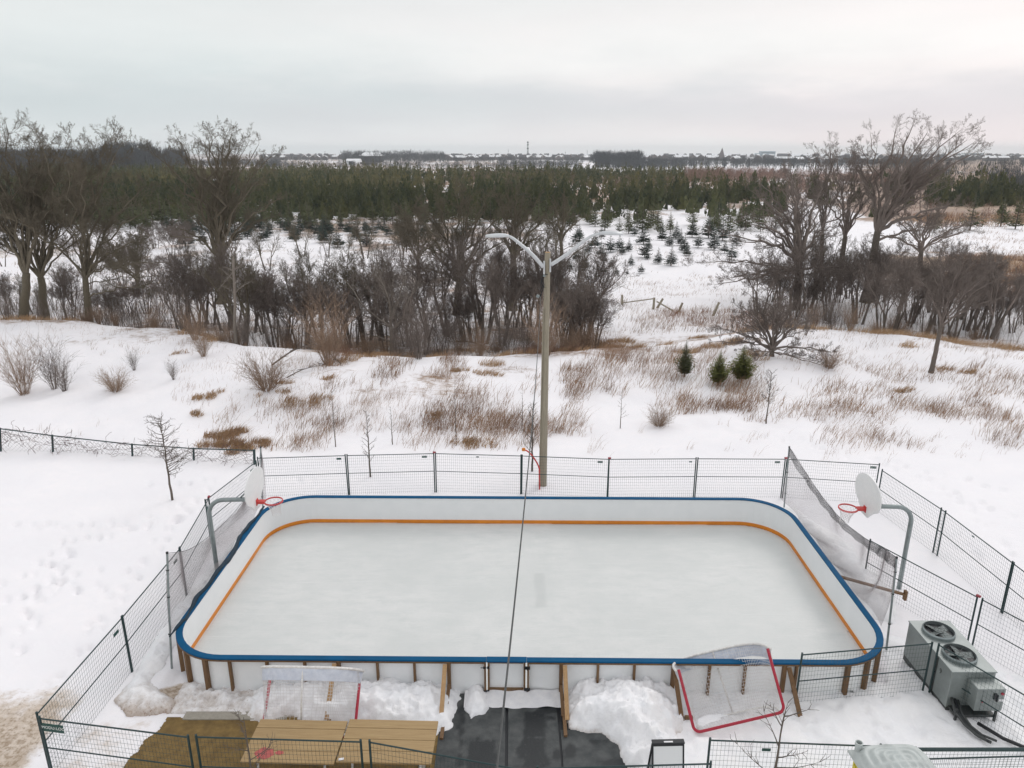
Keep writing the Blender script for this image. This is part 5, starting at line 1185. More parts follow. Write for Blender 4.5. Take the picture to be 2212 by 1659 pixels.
# saplings round the rink
def sapling(label, at, H_, r0, seed, n=16, spread=.55, twig='bark', L=.3, start=.25, lean=(0, 0)):
    g = random.Random(seed); t = thing('sapling', label, 'sapling', at); pts = [(lean[0]*H_*k/10+g.gauss(0, .012)*H_*.3, lean[1]*H_*k/10, -.2*(k == 0)+H_*k/10) for k in range(11)]; mb = MB(); mb.tube(pts, [r0*(1-.085*k) for k in range(11)], 8); mb.build('trunk', M['bark'], t, smooth=True); segs = []
    for i in range(n):
        s_ = start+(1-start)*(i+.5)/n; k = min(9, int(s_*10)); p = np.array(pts[k])*(1-(s_*10-k))+np.array(pts[k+1])*(s_*10-k); a = g.uniform(0, 6.28); d = nrm((math.cos(a)*spread*2, math.sin(a)*spread*2, g.uniform(.5, 1.1))); l = H_*L*(1.15-.8*s_)*g.uniform(.6, 1.1); p = tuple(p)
        for j in range(5):
            e = tuple(p[q_]+d[q_]*l/5 for q_ in range(3)); segs.append((*p, *e, r0*.32*(1-j/6), r0*.32*(1-(j+1)/6)))
            if j > 0:
                for _ in range(2 if g.random() < .7 else 1):
                    dd = rot_about(d, g.uniform(.4, .9), g); l2 = l*.28*g.uniform(.5, 1); m_ = tuple(e[q_]+dd[q_]*l2 for q_ in range(3)); segs.append((*e, *m_, r0*.16, r0*.08))
                    dd = rot_about(dd, g.uniform(.3, .8), g); segs.append((*m_, *(m_[q_]+dd[q_]*l2*.5 for q_ in range(3)), r0*.1, r0*.06))
            p = e; d = nrm((d[0]+g.gauss(0, .12), d[1]+g.gauss(0, .12), d[2]+.08))
    V, F = seg_prisms(segs, 4); obj('branches', np_mesh('branches', V, F, M[twig]), t); return t
sapling('bare young larch in front of the chain link fence', onG(372, 1080), 2.9, .042, 3, n=44, spread=1.0, L=.36, start=.3)
sapling('thin bare sapling behind the far fence left of the light pole', onG(800, 1030), 2.5, .035, 4, n=18, L=.16, start=.2)
sapling('thin bare sapling just left of the light pole foot', onG(1150, 1018), 2.6, .04, 5, n=18, spread=.3, L=.3, start=.25)
sapling('small sapling on the open snow right of the three cedars', onG(1655, 915), 2.3, .035, 6, n=26, spread=.5, L=.3, start=.35)
sapling('tiny dark sapling on the slope above the far fence, left part', onG(725, 965), 2.3, .022, 7, n=14, L=.25)
sapling('young tree in the near left corner before the picnic table', (P(570, 1640, .6)[0]-.02, 10.05, 0), 2.0, .03, 8, n=7, spread=.45, L=.42, start=.3)
sapling('young forked tree in front of the near right fence', (P(1634, 1655, .6)[0], 9.75, 0), 2.35, .04, 9, n=8, spread=.5, L=.5, start=.3, lean=(.04, .02))
sapling('bare twiggy sapling in the middle snow right of the light pole', onG(1340, 925), 1.6, .02, 10, n=10, L=.2)
for i, (u, v, h_) in enumerate(((848, 1000, 1.6), (985, 990, 2.4), (1128, 960, 1.5))): sapling('whip-thin young tree on the weedy slope, '+('leftmost', 'middle', 'rightmost')[i]+' of three before the light pole', onG(u, v-40), h_, .02, 20+i, n=9, L=.2)

# ------------------------------------------------------------------ conifers
def conifer(H_, R_, tiers, seed, flat=.25, leafy=5, droop=.15, base=.08):
    """spruce or pine from many flat sprays: returns V,F of foliage"""
    g = np.random.default_rng(seed); V = []; F = []; o = 0
    for k in range(tiers):
        t = (k+.5)/tiers; z = H_*(base+(1-base)*t); rr_ = R_*(1-t)**.85*(g.uniform(.85, 1.15))+.03; nb = max(4, int(9*(1-t)+4))
        for b in range(nb):
            a = 2*math.pi*(b+g.uniform(-.4, .4))/nb; L_ = rr_*g.uniform(.65, 1.15); zz = z+g.uniform(-.4, .4)*H_/tiers
            for q_ in range(leafy):
                s = (q_+.6)/leafy; cx, cy, cz = L_*s*math.cos(a), L_*s*math.sin(a), zz-droop*L_*s+flat*L_*s*s; w_ = L_*.46*(1.15-s*.6)*g.uniform(.7, 1.2); h_ = w_*.8
                for sgn in (-1, 1):
                    aa = a+sgn*g.uniform(.5, 1.1); e = (cx+w_*math.cos(aa), cy+w_*math.sin(aa), cz+g.uniform(-.35, .45)*h_); f = (cx+.55*w_*math.cos(a), cy+.55*w_*math.sin(a), cz+g.uniform(-.1, .35)*h_)
                    V += [(cx, cy, cz), e, f]; F.append((o, o+1, o+2)); o += 3
    n = len(V); V += [(0, 0, H_*.9), (R_*.05, 0, H_*.9), (0, 0, H_*1.05)]; F.append((n, n+1, n+2)); return np.array(V), np.array(F)
def conifer_thing(H_, R_, tiers, seed, m, name='spruce', **k):
    V, F = conifer(H_, R_, tiers, seed, **k); t = thing(name, None, None); mb = MB(); mb.tube([(0, 0, -.1), (0, 0, H_*.5), (0, 0, H_*.97)], [H_*.022, H_*.013, H_*.003], 6); mb.build('trunk', M['bark'], t); obj('foliage', np_mesh('foliage', V, F, M[m]), t); return t
SPR = [conifer_thing(2.0, .72, 15, 1, 'needle'), conifer_thing(2.0, .6, 16, 2, 'needle'), conifer_thing(2.0, .82, 11, 3, 'needle', droop=.05)]
PIN = [conifer_thing(4.0, 1.15, 10, 4+i, 'needle_olive', 'pine', flat=.45, leafy=5, droop=.0) for i in range(4)]
CED = [conifer_thing(1.8, .52, 26, 9, 'needle_green', 'cedar', flat=.8, droop=-.3, leafy=8), conifer_thing(1.8, .36, 24, 10, 'needle_olive', 'cedar', flat=.8, droop=-.3, leafy=8)]
for (u, v, k, s, lab) in ((1478, 815, 1, 1.05, 'dark narrow cedar, leftmost of the three small evergreens'), (1551, 832, 0, .95, 'yellow-green cedar, middle of the three small evergreens'), (1601, 826, 0, 1.05, 'full green cedar, rightmost of the three small evergreens')):
    put(CED, k, onG(u, v), s, lab, 'cedar', None)
# lone young spruces on the open snow, where they stand in the photograph
lone = [(1449,574,44),(1421,570,36),(1484,552,28),(1363,573,26),(1385,590,22),(1355,592,12),(1332,594,20),(1303,591,30),(1262,583,42),(1230,583,30),(1304,566,24),(1320,578,22),(1398,560,22),(1392,556,40),(1344,550,30),(1298,553,34),(1318,545,40),(1338,540,34),
        (1358,543,30),(1446,532,34),(1470,530,36),(1478,545,40),(1508,535,34),(1542,540,50),(1565,545,30),(1270,548,34),(1246,562,34),(1580,560,36),(1400,540,26),(1285,535,40),(1430,520,40),(1460,515,40),(1495,512,40),(1530,515,50),(1560,520,50),(1590,530,40)]
for u, v, px in lone:
    p = onG(u, v); s = px/FP*(p[1]*CP+H_CAM*SP)/2.0*1.02; put(SPR, rs.randrange(3), p, s, 'small young spruce standing on open snow beyond the field fence', 'spruce', 'young spruces on the open snow')
def gy(v): return float(G(CX, v)[1])
cands = []
g = np.random.default_rng(8)
# (u range, front v, back v, spacing)
def field(u0, u1, v0, v1, sp, kind, keep=1.):
    y0, y1 = gy(v0), gy(v1); y = y0; row = 0
    while y < y1:
        x0 = (u0-CX)/FP*(y*CP+H_CAM*SP); x1 = (u1-CX)/FP*(y*CP+H_CAM*SP); n = int((x1-x0)/sp)
        for i in range(n+1):
            if g.random() > keep: continue
            x = x0+i*sp+g.uniform(-.35, .35)*sp; yy_ = y+g.uniform(-.35, .35)*sp; pt_ = float(fbm(x/22, yy_/16, 55, 3))
            if kind == 'p' and pt_ > .30: continue
            cands.append((x, yy_, kind, g.uniform(.75, 1.25)*(1-.45*max(-.4, pt_))))
        y += sp*(1 if y < 260 else 1.25); row += 1
field(380, 880, 535, 512, 4.2, 's', .35); field(380, 880, 512, 498, 2.8, 's', .8); field(240, 880, 498, 374, 3.1, 'p', .82); field(880, 1230, 496, 420, 3.0, 'p', .8); field(880, 1230, 420, 376, 3.6, 'p', .62); field(1230, 1600, 508, 432, 3.3, 'p', .85); field(1600, 1700, 500, 425, 3, 'p', .6)
field(-60, 240, 500, 365, 3.4, 'p', .85); field(1220, 1480, 432, 378, 4.2, 'p', .42); field(1220, 1640, 430, 402, 4.2, 's', .55); field(1100, 1560, 398, 372, 4.5, 's', .8); field(1640, 1760, 425, 400, 4.5, 's', .35)
field(2010, 2330, 448, 425, 3.0, 'p', .65); field(1960, 2330, 412, 392, 4.0, 'p', .85); field(1150, 1240, 500, 440, 4, 'p', .5); field(700, 1240, 520, 490, 5, 's', .30)
field(1240, 1460, 530, 500, 5, 's', .35); field(2000, 2330, 500, 455, 9, 'p', .35); field(1900, 2330, 425, 412, 8, 'p', .5); field(1560, 1960, 470, 400, 8, 'p', .4)
cands.sort(key=lambda c: c[1])
near = cands[:255]; rest = cands[255:]
for x, y, kd, s in near:
    z = float(height(x, y, False))
    if kd == 'p': put(PIN, rs.randrange(4), (x, y, z), s*.98, 'olive green young pine at the front of the plantation', 'pine', 'nearest pines of the plantation')
    else: put(SPR, rs.randrange(3), (x, y, z), s*1.35, 'dark young spruce in the thin front rows of the plantation', 'spruce', 'nearest spruces of the plantation')
def low_conifer(seed, tris, H_=4., R_=1.15):
    g2 = np.random.default_rng(seed); t = g2.random(tris)**1.25; a = g2.uniform(0, 6.28, tris); r_ = R_*(1-t)**.8*np.sqrt(g2.uniform(.15, 1, tris)); c = np.stack([r_*np.cos(a), r_*np.sin(a), .25+H_*t*.92], 1); sz = (.62*(1-t)+.16)
    o = np.stack([np.cos(a), np.sin(a), np.full(tris, .25)], 1); s_ = np.stack([-np.sin(a), np.cos(a), g2.uniform(-.3, .3, tris)], 1)
    V = np.stack([c-s_*sz[:, None]*.55-[0, 0, .12], c+s_*sz[:, None]*.55-[0, 0, .12], c+o*sz[:, None]*.35+np.array([0, 0, 1])*sz[:, None]*.9], 1); return V.reshape(-1, 3), np.arange(3*tris).reshape(-1, 3)
def bulk(name, items, protos, m, label):
    Vs, Fs, o = [], [], 0
    for i, (x, y, z, s, rz) in enumerate(items):
        V, F = protos[i % len(protos)]; c, q_ = math.cos(rz), math.sin(rz); W_ = np.stack([(V[:, 0]*c-V[:, 1]*q_)*s+x, (V[:, 0]*q_+V[:, 1]*c)*s+y, V[:, 2]*s+z], 1); Vs.append(W_); Fs.append(F+o); o += len(V)
    me = np_mesh(name, np.concatenate(Vs), np.concatenate(Fs), m); o_ = obj(name, me); tag(o_, label, None, None, 'stuff'); return o_
mid_p = [low_conifer(50+i, 90) for i in range(5)]; far_p = [low_conifer(60+i, 34) for i in range(5)]
r1 = [c for c in rest if c[1] < 210]; r2 = [c for c in rest if c[1] >= 210]
ys = lambda L_: height(np.array([c[0] for c in L_]), np.array([c[1] for c in L_]), False)
za, zb = ys(r1), ys(r2)
bulk('pine_plantation', [(c[0], c[1], za[i], c[3]*rs.uniform(.6, 1.45)*(1. if c[2] == 'p' else .8), rs.uniform(0, 6)) for i, c in enumerate(r1)], mid_p, M['needle_far'], 'olive green young pines filling the middle of the plantation')
o_ = None
def two(items, cs): a = [it for it, c in zip(items, cs) if fbm(c[0]/35, c[1]/30, 91, 3) > -.08+.3*rs.random()-.12]; b = [it for it in items if it not in set(a)]; return a, b
bulk_items = [(c[0], c[1], zb[i], c[3]*rs.uniform(.6, 1.5)*(1.05 if c[2] == 'p' else .85), rs.uniform(0, 6)) for i, c in enumerate(r2)]
ia, ib = two(bulk_items, r2)
bulk('brown_pine_woods', ia, far_p, M['needle_far2'], 'browner far patches of the pine plantation')
bulk('pine_woods', ib, far_p, M['needle_far'], 'dark far rows of the pine plantation')
print('conifers', len(near), len(r1), len(r2))

# ------------------------------------------------------------------ grass and weeds
def blades(name, spots, m, label, seed, wind=(.5, .05)):
    """spots: list of (x,y,n,radius,height,width)"""
    g2 = np.random.default_rng(seed); X, Y, Hh, Wd = [], [], [], []
    for x, y, n, r_, h_, w_ in spots:
        a = g2.uniform(0, 6.28, n); q_ = r_*np.sqrt(g2.random(n)); X.append(x+q_*np.cos(a)); Y.append(y+q_*np.sin(a)*.8); Hh.append(h_*g2.uniform(.35, 1.1, n)); Wd.append(np.full(n, w_))
    X, Y, Hh, Wd = map(np.concatenate, (X, Y, Hh, Wd)); Z = height(X, Y, False)-.03; n = len(X); th = g2.uniform(0, math.pi, n); dx, dy = np.cos(th)*Wd/2, np.sin(th)*Wd/2
    lx = (wind[0]+g2.normal(0, .42, n))*Hh; ly = (wind[1]+g2.normal(0, .28, n))*Hh; V = np.zeros((n, 5, 3))
    V[:, 0] = np.stack([X-dx, Y-dy, Z], 1); V[:, 1] = np.stack([X+dx, Y+dy, Z], 1); V[:, 2] = np.stack([X+dx*.7+lx*.35, Y+dy*.7+ly*.35, Z+Hh*.6], 1); V[:, 3] = np.stack([X-dx*.7+lx*.35, Y-dy*.7+ly*.35, Z+Hh*.6], 1); V[:, 4] = np.stack([X+lx, Y+ly, Z+Hh], 1)
    b = (np.arange(n)*5)[:, None]; me = np_mesh(name, V.reshape(-1, 3), [b+np.array([[0, 1, 2, 3]]), b+np.array([[3, 2, 4]])], m); o = obj(name, me); tag(o, label, None, None, 'stuff'); return o
gr = random.Random(31); G_S, W_S = [], []
def area(L_, u0, u1, v0, v1, n, nb, r_, h_, w_, cut=None, lumpy=.0):
    k = 0; tries = 0
    while k < n and tries < n*8:
        tries += 1; u = gr.uniform(u0, u1); v = gr.uniform(v0, v1)
        if cut and not cut(u, v): continue
        p = P(u, v, .2)
        if lumpy and float(fbm(p[0]/1.5, p[1]/2.6, 66, 4, .6)) < lumpy-.02+.25*gr.random()-.12: continue
        L_.append((p[0], p[1], int(nb*gr.uniform(.25, 1.2)), r_*gr.uniform(.6, 2.0), h_*gr.uniform(.7, 1.3), w_)); k += 1
# weeds on the slope in front of the thicket
area(W_S, 700, 1250, 800, 925, 720, 9, .34, .62, .017, lumpy=-.03); area(W_S, 1180, 1620, 790, 880, 600, 9, .34, .68, .017, lumpy=-.03); area(W_S, 1600, 2230, 780, 900, 600, 8, .36, .55, .017, lumpy=.02); area(W_S, 860, 1170, 890, 960, 220, 9, .3, .55, .014, lumpy=.0)
area(W_S, 1780, 2230, 860, 960, 360, 8, .34, .5, .014, lumpy=.05); area(W_S, 450, 700, 880, 960, 260, 9, .3, .55, .015, lumpy=-.05); area(W_S, 1300, 1560, 760, 800, 170, 16, .35, .6, .012); area(W_S, 700, 960, 860, 930, 120, 14, .3, .55, .009)
area(W_S, 380, 720, 790, 880, 130, 11, .35, .4, .010, lumpy=.0); area(W_S, 1350, 1700, 650, 700, 240, 14, .6, .6, .018); area(W_S, 1290, 1600, 590, 650, 200, 9, .9, .35, .02, lumpy=-.05)
area(W_S, 0, 700, 712, 790, 130, 10, .35, .35, .011, cut=lambda u, v: v > np.interp(u, [0, 200, 380, 520, 700], [712, 706, 722, 757, 770])); area(W_S, 1700, 2230, 700, 800, 240, 11, .45, .45, .014)
area(W_S, 1990, 2260, 478, 545, 300, 7, .9, .5, .04, lumpy=-.05); area(W_S, 0, 400, 530, 690, 330, 8, .8, .45, .028, lumpy=-.05); area(W_S, 400, 1250, 520, 600, 200, 7, .8, .4, .03, lumpy=-.05); area(W_S, 1260, 1620, 520, 600, 160, 6, .8, .4, .03, lumpy=-.05); area(W_S, 60, 700, 900, 975, 30, 9, .3, .35, .008); area(W_S, 1250, 2200, 900, 990, 46, 10, .2, .42, .008)
# tussocks of flattened tan grass
for u, v, r_, n in ((500,925,.75,330),(480,945,.6,220),(520,955,.6,200),(560,940,.5,120),(430,870,.5,60),(455,862,.4,60),(650,880,.6,90),(690,875,.5,70),(410,895,.4,50),(720,845,.4,50),(1040,945,.7,90),(1000,945,.5,60),(1050,830,.6,90),(1085,805,.6,80),(985,825,.4,60),
                    (1300,725,1.2,260),(1330,715,1.0,200),(1270,738,.9,170),(1225,765,.8,150),(1140,765,.9,160),(1200,745,.8,140),(1560,752,.9,130),(1600,745,.8,110),(1520,756,.7,90),(1350,755,.8,110),(1440,740,.5,50),(1470,768,.8,90),(770,790,.8,110),(740,800,.5,70),(430,745,.9,120),(470,760,.7,80),(20,712,1.2,110),(90,712,1.2,110),(160,706,1.0,90),
                    (850,775,.8,110),(950,780,.7,90),(1010,735,.9,100),(1750,715,.9,70),(1900,722,1.1,110),(1980,725,1.2,150),(2060,735,1.1,150),(2140,745,1.1,150),(2200,752,1.0,130),(1960,750,.6,60),(1520,715,.5,60),(610,850,.5,60),(595,868,.4,40),(380,790,.4,30),(2040,790,.5,50),(2100,800,.5,50),(1640,775,.9,90),(930,900,.4,50),(1940,835,.5,60)):
    p = P(u, v, .25); k = int(r_*5)+2
    for _ in range(k): G_S.append((p[0]+gr.gauss(0, r_*.6), p[1]+gr.gauss(0, r_*.3), int(n*2.6/k)+1, r_*.5, .26+.12*r_, .024))
area(G_S, 1600, 1960, 695, 725, 80, 22, .6, .45, .02); area(G_S, 2060, 2260, 545, 625, 260, 22, 1.1, .5, .035); area(G_S, 1960, 2260, 455, 478, 240, 14, 2.2, .7, .07); area(G_S, 250, 470, 560, 660, 90, 18, 1.1, .5, .03); area(G_S, 620, 700, 424, 440, 26, 30, 2.2, 1.6, .08)
area(G_S, 1250, 1500, 405, 428, 120, 12, 3, .6, .09); area(G_S, 1950, 2260, 414, 425, 120, 12, 3, .7, .09); area(G_S, 0, 380, 640, 700, 70, 14, .8, .45, .02); area(G_S, 1640, 1960, 560, 660, 60, 12, 1, .4, .025)
area(G_S, 940, 1260, 436, 470, 90, 12, 2, .5, .05); area(G_S, 380, 1280, 690, 770, 170, 14, .6, .4, .016, cut=lambda u, v: v < np.interp(u, [380, 520, 700, 900, 1100, 1280], [722, 757, 770, 780, 775, 757]))
blades('dry_weeds', W_S, M['weed'], 'red-brown dry weeds bent by the wind on the snowy slope', 1); blades('dry_grass', G_S, M['grass'], 'tan tussocks of dead grass poking through the snow', 2, (.7, -.15))
area(G_S, 700, 1620, 780, 900, 360, 22, .4, .32, .020, lumpy=.0); area(G_S, 1620, 2230, 770, 900, 260, 20, .4, .3, .020, lumpy=.0); area(G_S, 380, 720, 770, 900, 70, 14, .3, .24, .010, lumpy=.05)
for _ in range(330):
    u = gr.uniform(380, 1300); v = gr.uniform(800, 960)
    if u < 700 and v > 930: continue
    p = P(u, v, .25)
    for _ in range(4): G_S.append((p[0]+gr.gauss(0, .4), p[1]+gr.gauss(0, .16), int(gr.uniform(20, 70)), .28, gr.uniform(.2, .4), .026))
R_S = []; area(R_S, 2050, 2260, 540, 628, 330, 26, 1.1, .75, .03); area(R_S, 1960, 2260, 455, 478, 260, 14, 2.2, .8, .07); area(R_S, 1250, 1520, 402, 430, 160, 12, 3, .7, .09); area(R_S, 1600, 1700, 640, 700, 50, 16, .7, .6, .02); area(R_S, 1440, 1640, 655, 690, 90, 18, .6, .6, .018); area(R_S, 1230, 1330, 700, 750, 60, 22, .6, .5, .014)
area(R_S, 1130, 1260, 735, 775, 60, 26, .5, .7, .012); area(R_S, 680, 760, 760, 800, 30, 24, .5, .6, .012)
blades('russet_brush', R_S, M['russet'], 'russet brush and reeds in the fields at the right and beside the thicket', 3, (.2, 0))
# undergrowth under the thickets: thin upright whips nobody could count
def whips(spots, seed):
    g2 = np.random.default_rng(seed); segs = []
    for u, y, n, h_, sp in spots:
        x, y0, z = atU(u, y)
        for _ in range(n):
            bx, by = x+g2.normal(0, sp), y0+g2.normal(0, sp); hh = h_*g2.uniform(.5, 1.15); ex, ey = bx+g2.normal(0, .22)*hh, by+g2.normal(0, .2)*hh; zz = z-.1; mx_, my_ = (bx+ex)/2+g2.normal(0, .06)*hh, (by+ey)/2; r_ = .010+.004*g2.random()
            segs.append((bx, by, zz, mx_, my_, zz+hh*.55, r_, r_*.75)); segs.append((mx_, my_, zz+hh*.55, ex, ey, zz+hh, r_*.75, .004))
            for q_ in range(3):
                t = g2.uniform(.3, .9); px, py, pz_ = bx+(ex-bx)*t, by+(ey-by)*t, zz+hh*t; l = hh*.3*g2.uniform(.5, 1); a = g2.uniform(0, 6.28); segs.append((px, py, pz_, px+l*.6*math.cos(a), py+l*.6*math.sin(a), pz_+l*.7, .006, .003))
    return seg_prisms(segs, 3)
ug = []
for _ in range(150): ug.append((rs.uniform(0, 380), rs.uniform(46, 58), 7, 1.7, .5))
for _ in range(130): ug.append((rs.uniform(370, 1270), rs.uniform(41, 50), 7, 2.0, .6))
for _ in range(110): ug.append((rs.uniform(1620, 2160), rs.uniform(45.5, 58), 7, 2.2, .5))
for _ in range(50): ug.append((rs.uniform(2140, 2260), rs.uniform(44, 56), 6, 1.7, .5))
V, F = whips(ug, 5); tag(obj('undergrowth', np_mesh('undergrowth', V, F, M['twig'])), 'tangled bare undergrowth below the thickets', None, None, 'stuff')

# old field fence beyond the slope
for i, (u, vb, vt, du) in enumerate(((1344, 658, 637, -1), (1411, 668, 643, 1), (1417, 665, 645, 14), (1464, 674, 654, 9), (1538, 682, 653, 13))):
    p = onG(u, vb); d_ = (p[1]*CP+H_CAM*SP)/FP; t_ = thing('field_post', ('upright grey field post at the left end of the old fence', 'upright grey field post holding the rail', 'leaning field post beside the rail post', 'short tilted field post in dry weeds', 'strongly tilted field post in dry weeds, rightmost')[i], 'fence post', p, group='old wooden field posts')
    mb = MB(); mb.tube([(0, 0, -.2), (du*d_, 0, (vb-vt)*d_*1.02)], [.10, .085], 8); mb.build('post', M['pole'], t_)
def rail(a, b, lab):
    mb = MB(); a = Vector(a); b = Vector(b); mb.beam(a, b, .12, .08); tag(mb.build('field_rail', M['pole']), lab, 'fence rail')
p = onG(1346, 657); q_ = onG(1410, 666); rail((p[0], p[1], p[2]+.12), (q_[0], q_[1], q_[2]+.75), 'grey wooden rail sloping between the two left field posts')
p = onG(1418, 668); q_ = onG(1453, 672); rail((p[0], p[1], p[2]+.6), (q_[0], q_[1], q_[2]+.05), 'broken rail fallen from the leaning field post')

# chain link fence at the left with vines
cps = [(-70, 972, 918), (0, 975, 926), (113, 976, 941), (285, 985, 960), (418, 994, 969), (549, 1003, 973)]
tops = [PY(u, vt, G(u, vb)[1]) for u, vb, vt in cps]; bots = [G(u, vb) for u, vb, vt in cps]
ft = thing('chain_link_fence', 'low black chain link fence overgrown with vines at the left', 'fence', bots[3]); mb = MB()
for a, b in zip(tops[:-1], tops[1:]): mb.tube([a, b], .024, 6)
mb.build('top_rail', M['green'], ft, world=True)
for a, b in zip(tops[1:], bots[1:]):
    mb = MB(); mb.tube([(b[0], b[1], b[2]-.2), tuple(a+np.array([0, 0, .03]))], .038 if a is not tops[-1] else .05, 8); mb.build('post', M['green'], ft, world=True)
segs = []
for a, b, c, d in zip(tops[:-1], tops[1:], bots[:-1], bots[1:]):
    L_ = np.hypot(*(b-a)[:2]); n = int(L_/.075); hh = (a[2]-c[2]+b[2]-d[2])/2+.1; k = max(3, int(hh/.075))
    for i in range(n):
        for j in range(k):
            def q4(s, t): top_ = a+(b-a)*s; return (top_[0], top_[1], top_[2]-t*hh)
            if (i+j) % 2: segs.append((*q4(i/n, j/k), *q4((i+1)/n, (j+1)/k), .0025, .0025))
            else: segs.append((*q4((i+1)/n, j/k), *q4(i/n, (j+1)/k), .0025, .0025))
V, F = seg_prisms(segs, 3); Mi = np.array(ft.matrix_basis.inverted()); V = V@Mi[:3, :3].T+Mi[:3, 3]; obj('wire_mesh', np_mesh('wire_mesh', V, F, M['wire']), ft)
segs = []; g = random.Random(12)
for i in range(230):
    s = g.random()*4.999; k = int(s); f_ = s-k; p = tops[k]*(1-f_)+tops[k+1]*f_; p = np.array([p[0], p[1]+g.uniform(-.1, .1), p[2]-g.uniform(.0, .55)]); d = nrm((g.gauss(0, 1), g.gauss(0, .25), g.gauss(.1, .5)))
    for j in range(6): e = tuple(p[q_]+d[q_]*.11 for q_ in range(3)); segs.append((*p, *e, .007, .006)); p = e; d = nrm((d[0]+g.gauss(0, .5), d[1]+g.gauss(0, .2), d[2]+g.gauss(-.08, .5)))
V, F = seg_prisms(segs, 3); tag(obj('vines', np_mesh('vines', V, F, M['vine'])), 'bare purple-brown vines tangled along the chain link fence', None, None, 'stuff')
for pr in SCR+BSH+SPR+PIN+CED+[P0]:
    for ch in list(pr.children): bpy.data.objects.remove(ch)
    bpy.data.objects.remove(pr)
# ------------------------------------------------------------------ far woods, houses, towers
def far_tree(seed, n, H_=8., R_=3.):
    g2 = np.random.default_rng(seed); segs = []
    for i in range(n):
        a = g2.uniform(0, 6.28); t = g2.random(); r_ = R_*math.sin(math.pi*(.15+.8*t))*math.sqrt(g2.random()); x, y, z = r_*math.cos(a), r_*math.sin(a), H_*(.15+.75*t); l = H_*.22*g2.uniform(.6, 1.3)
        segs.append((x, y, z, x+l*.35*math.cos(a)+g2.normal(0, .3), y+l*.35*math.sin(a), z+l, .10, .02))
    segs.append((0, 0, -1, 0, 0, H_*.7, .22, .08)); return seg_prisms(segs, 3)
def woods(name, regs, m, label, n=36, seed=1, H_=8, R_=3.):
    pr = [far_tree(seed+i, n, H_, R_) for i in range(5)]; items = []; r = random.Random(seed)
    for u0, u1, y0, y1, cnt, s0, s1 in regs:
        for _ in range(cnt):
            y = math.exp(r.uniform(math.log(y0), math.log(y1))); u = r.uniform(u0, u1); x = (u-CX)/FP*(y*CP+H_CAM*SP); items.append((x, y, -.6, r.uniform(s0, s1), r.uniform(0, 6)))
    bulk(name, items, pr, m, label)
woods('woods', [(-120, 400, 480, 640, 620, 1.3, 1.9), (230, 330, 470, 560, 60, 1.9, 2.3), (-120, 60, 300, 420, 110, 1.1, 1.5), (380, 620, 560, 800, 260, .6, .9)], M['far_wood'], 'far blue-grey bare wood on the left behind the plantation', seed=3)
woods('treeline', [(560, 1250, 560, 640, 420, .5, .8), (740, 960, 950, 1250, 330, 1.1, 2.0), (960, 1280, 900, 1100, 200, .7, 1.0), (1080, 1255, 620, 720, 150, .5, .9), (1285, 1385, 640, 760, 190, 1.3, 1.75), (1325, 1480, 560, 700, 220, .7, 1.0), (1380, 1720, 600, 800, 420, .75, 1.05), (560, 2330, 1000, 1900, 1700, .5, 1.0), (1720, 2010, 560, 900, 380, .6, .95),
               (2010, 2330, 640, 1000, 160, .5, .8)], M['far_wood'], 'far strips of bare trees before the housing', seed=13, n=26)
woods('scrubland', [(1480, 1700, 300, 430, 420, .38, .62), (1700, 2010, 260, 430, 420, .35, .55), (1000, 1240, 300, 420, 150, .3, .5), (1560, 1760, 190, 260, 120, .25, .4), (1320, 1500, 260, 330, 60, .25, .4)], M['far_red'], 'red-brown bare scrub beyond the plantation', seed=23, n=30)
woods('rust_scrub', [(860, 1240, 220, 380, 110, .2, .4), (1880, 2330, 150, 260, 110, .14, .3), (2000, 2330, 260, 420, 150, .25, .45), (1230, 1600, 230, 330, 130, .18, .35), (1560, 1900, 120, 190, 60, .14, .25)], M['far_red'], 'rust brown brush scattered over the right far fields', seed=43, n=30)
woods('edge_scrub', [(2140, 2330, 250, 300, 60, .5, .8), (1930, 2240, 330, 420, 60, .6, 1.1)], M['far_wood'], 'thin bare trees far away at the right edge', seed=33, n=40)
M['wall_far'] = mat('pale_brick_wall_far', (.18,.155,.145), .9, c2=(.11,.095,.09), scale=.02, rnd=.7); M['roof_snow'] = mat('snowy_roof', (.85,.86,.88), .7, var=.06, scale=.1); M['roof_dark'] = mat('dark_shingle_roof', (.09,.085,.09), .8, var=.2, scale=.1, rnd=.5); M['pane'] = mat('dark_window_far', (.03,.035,.04), .3)
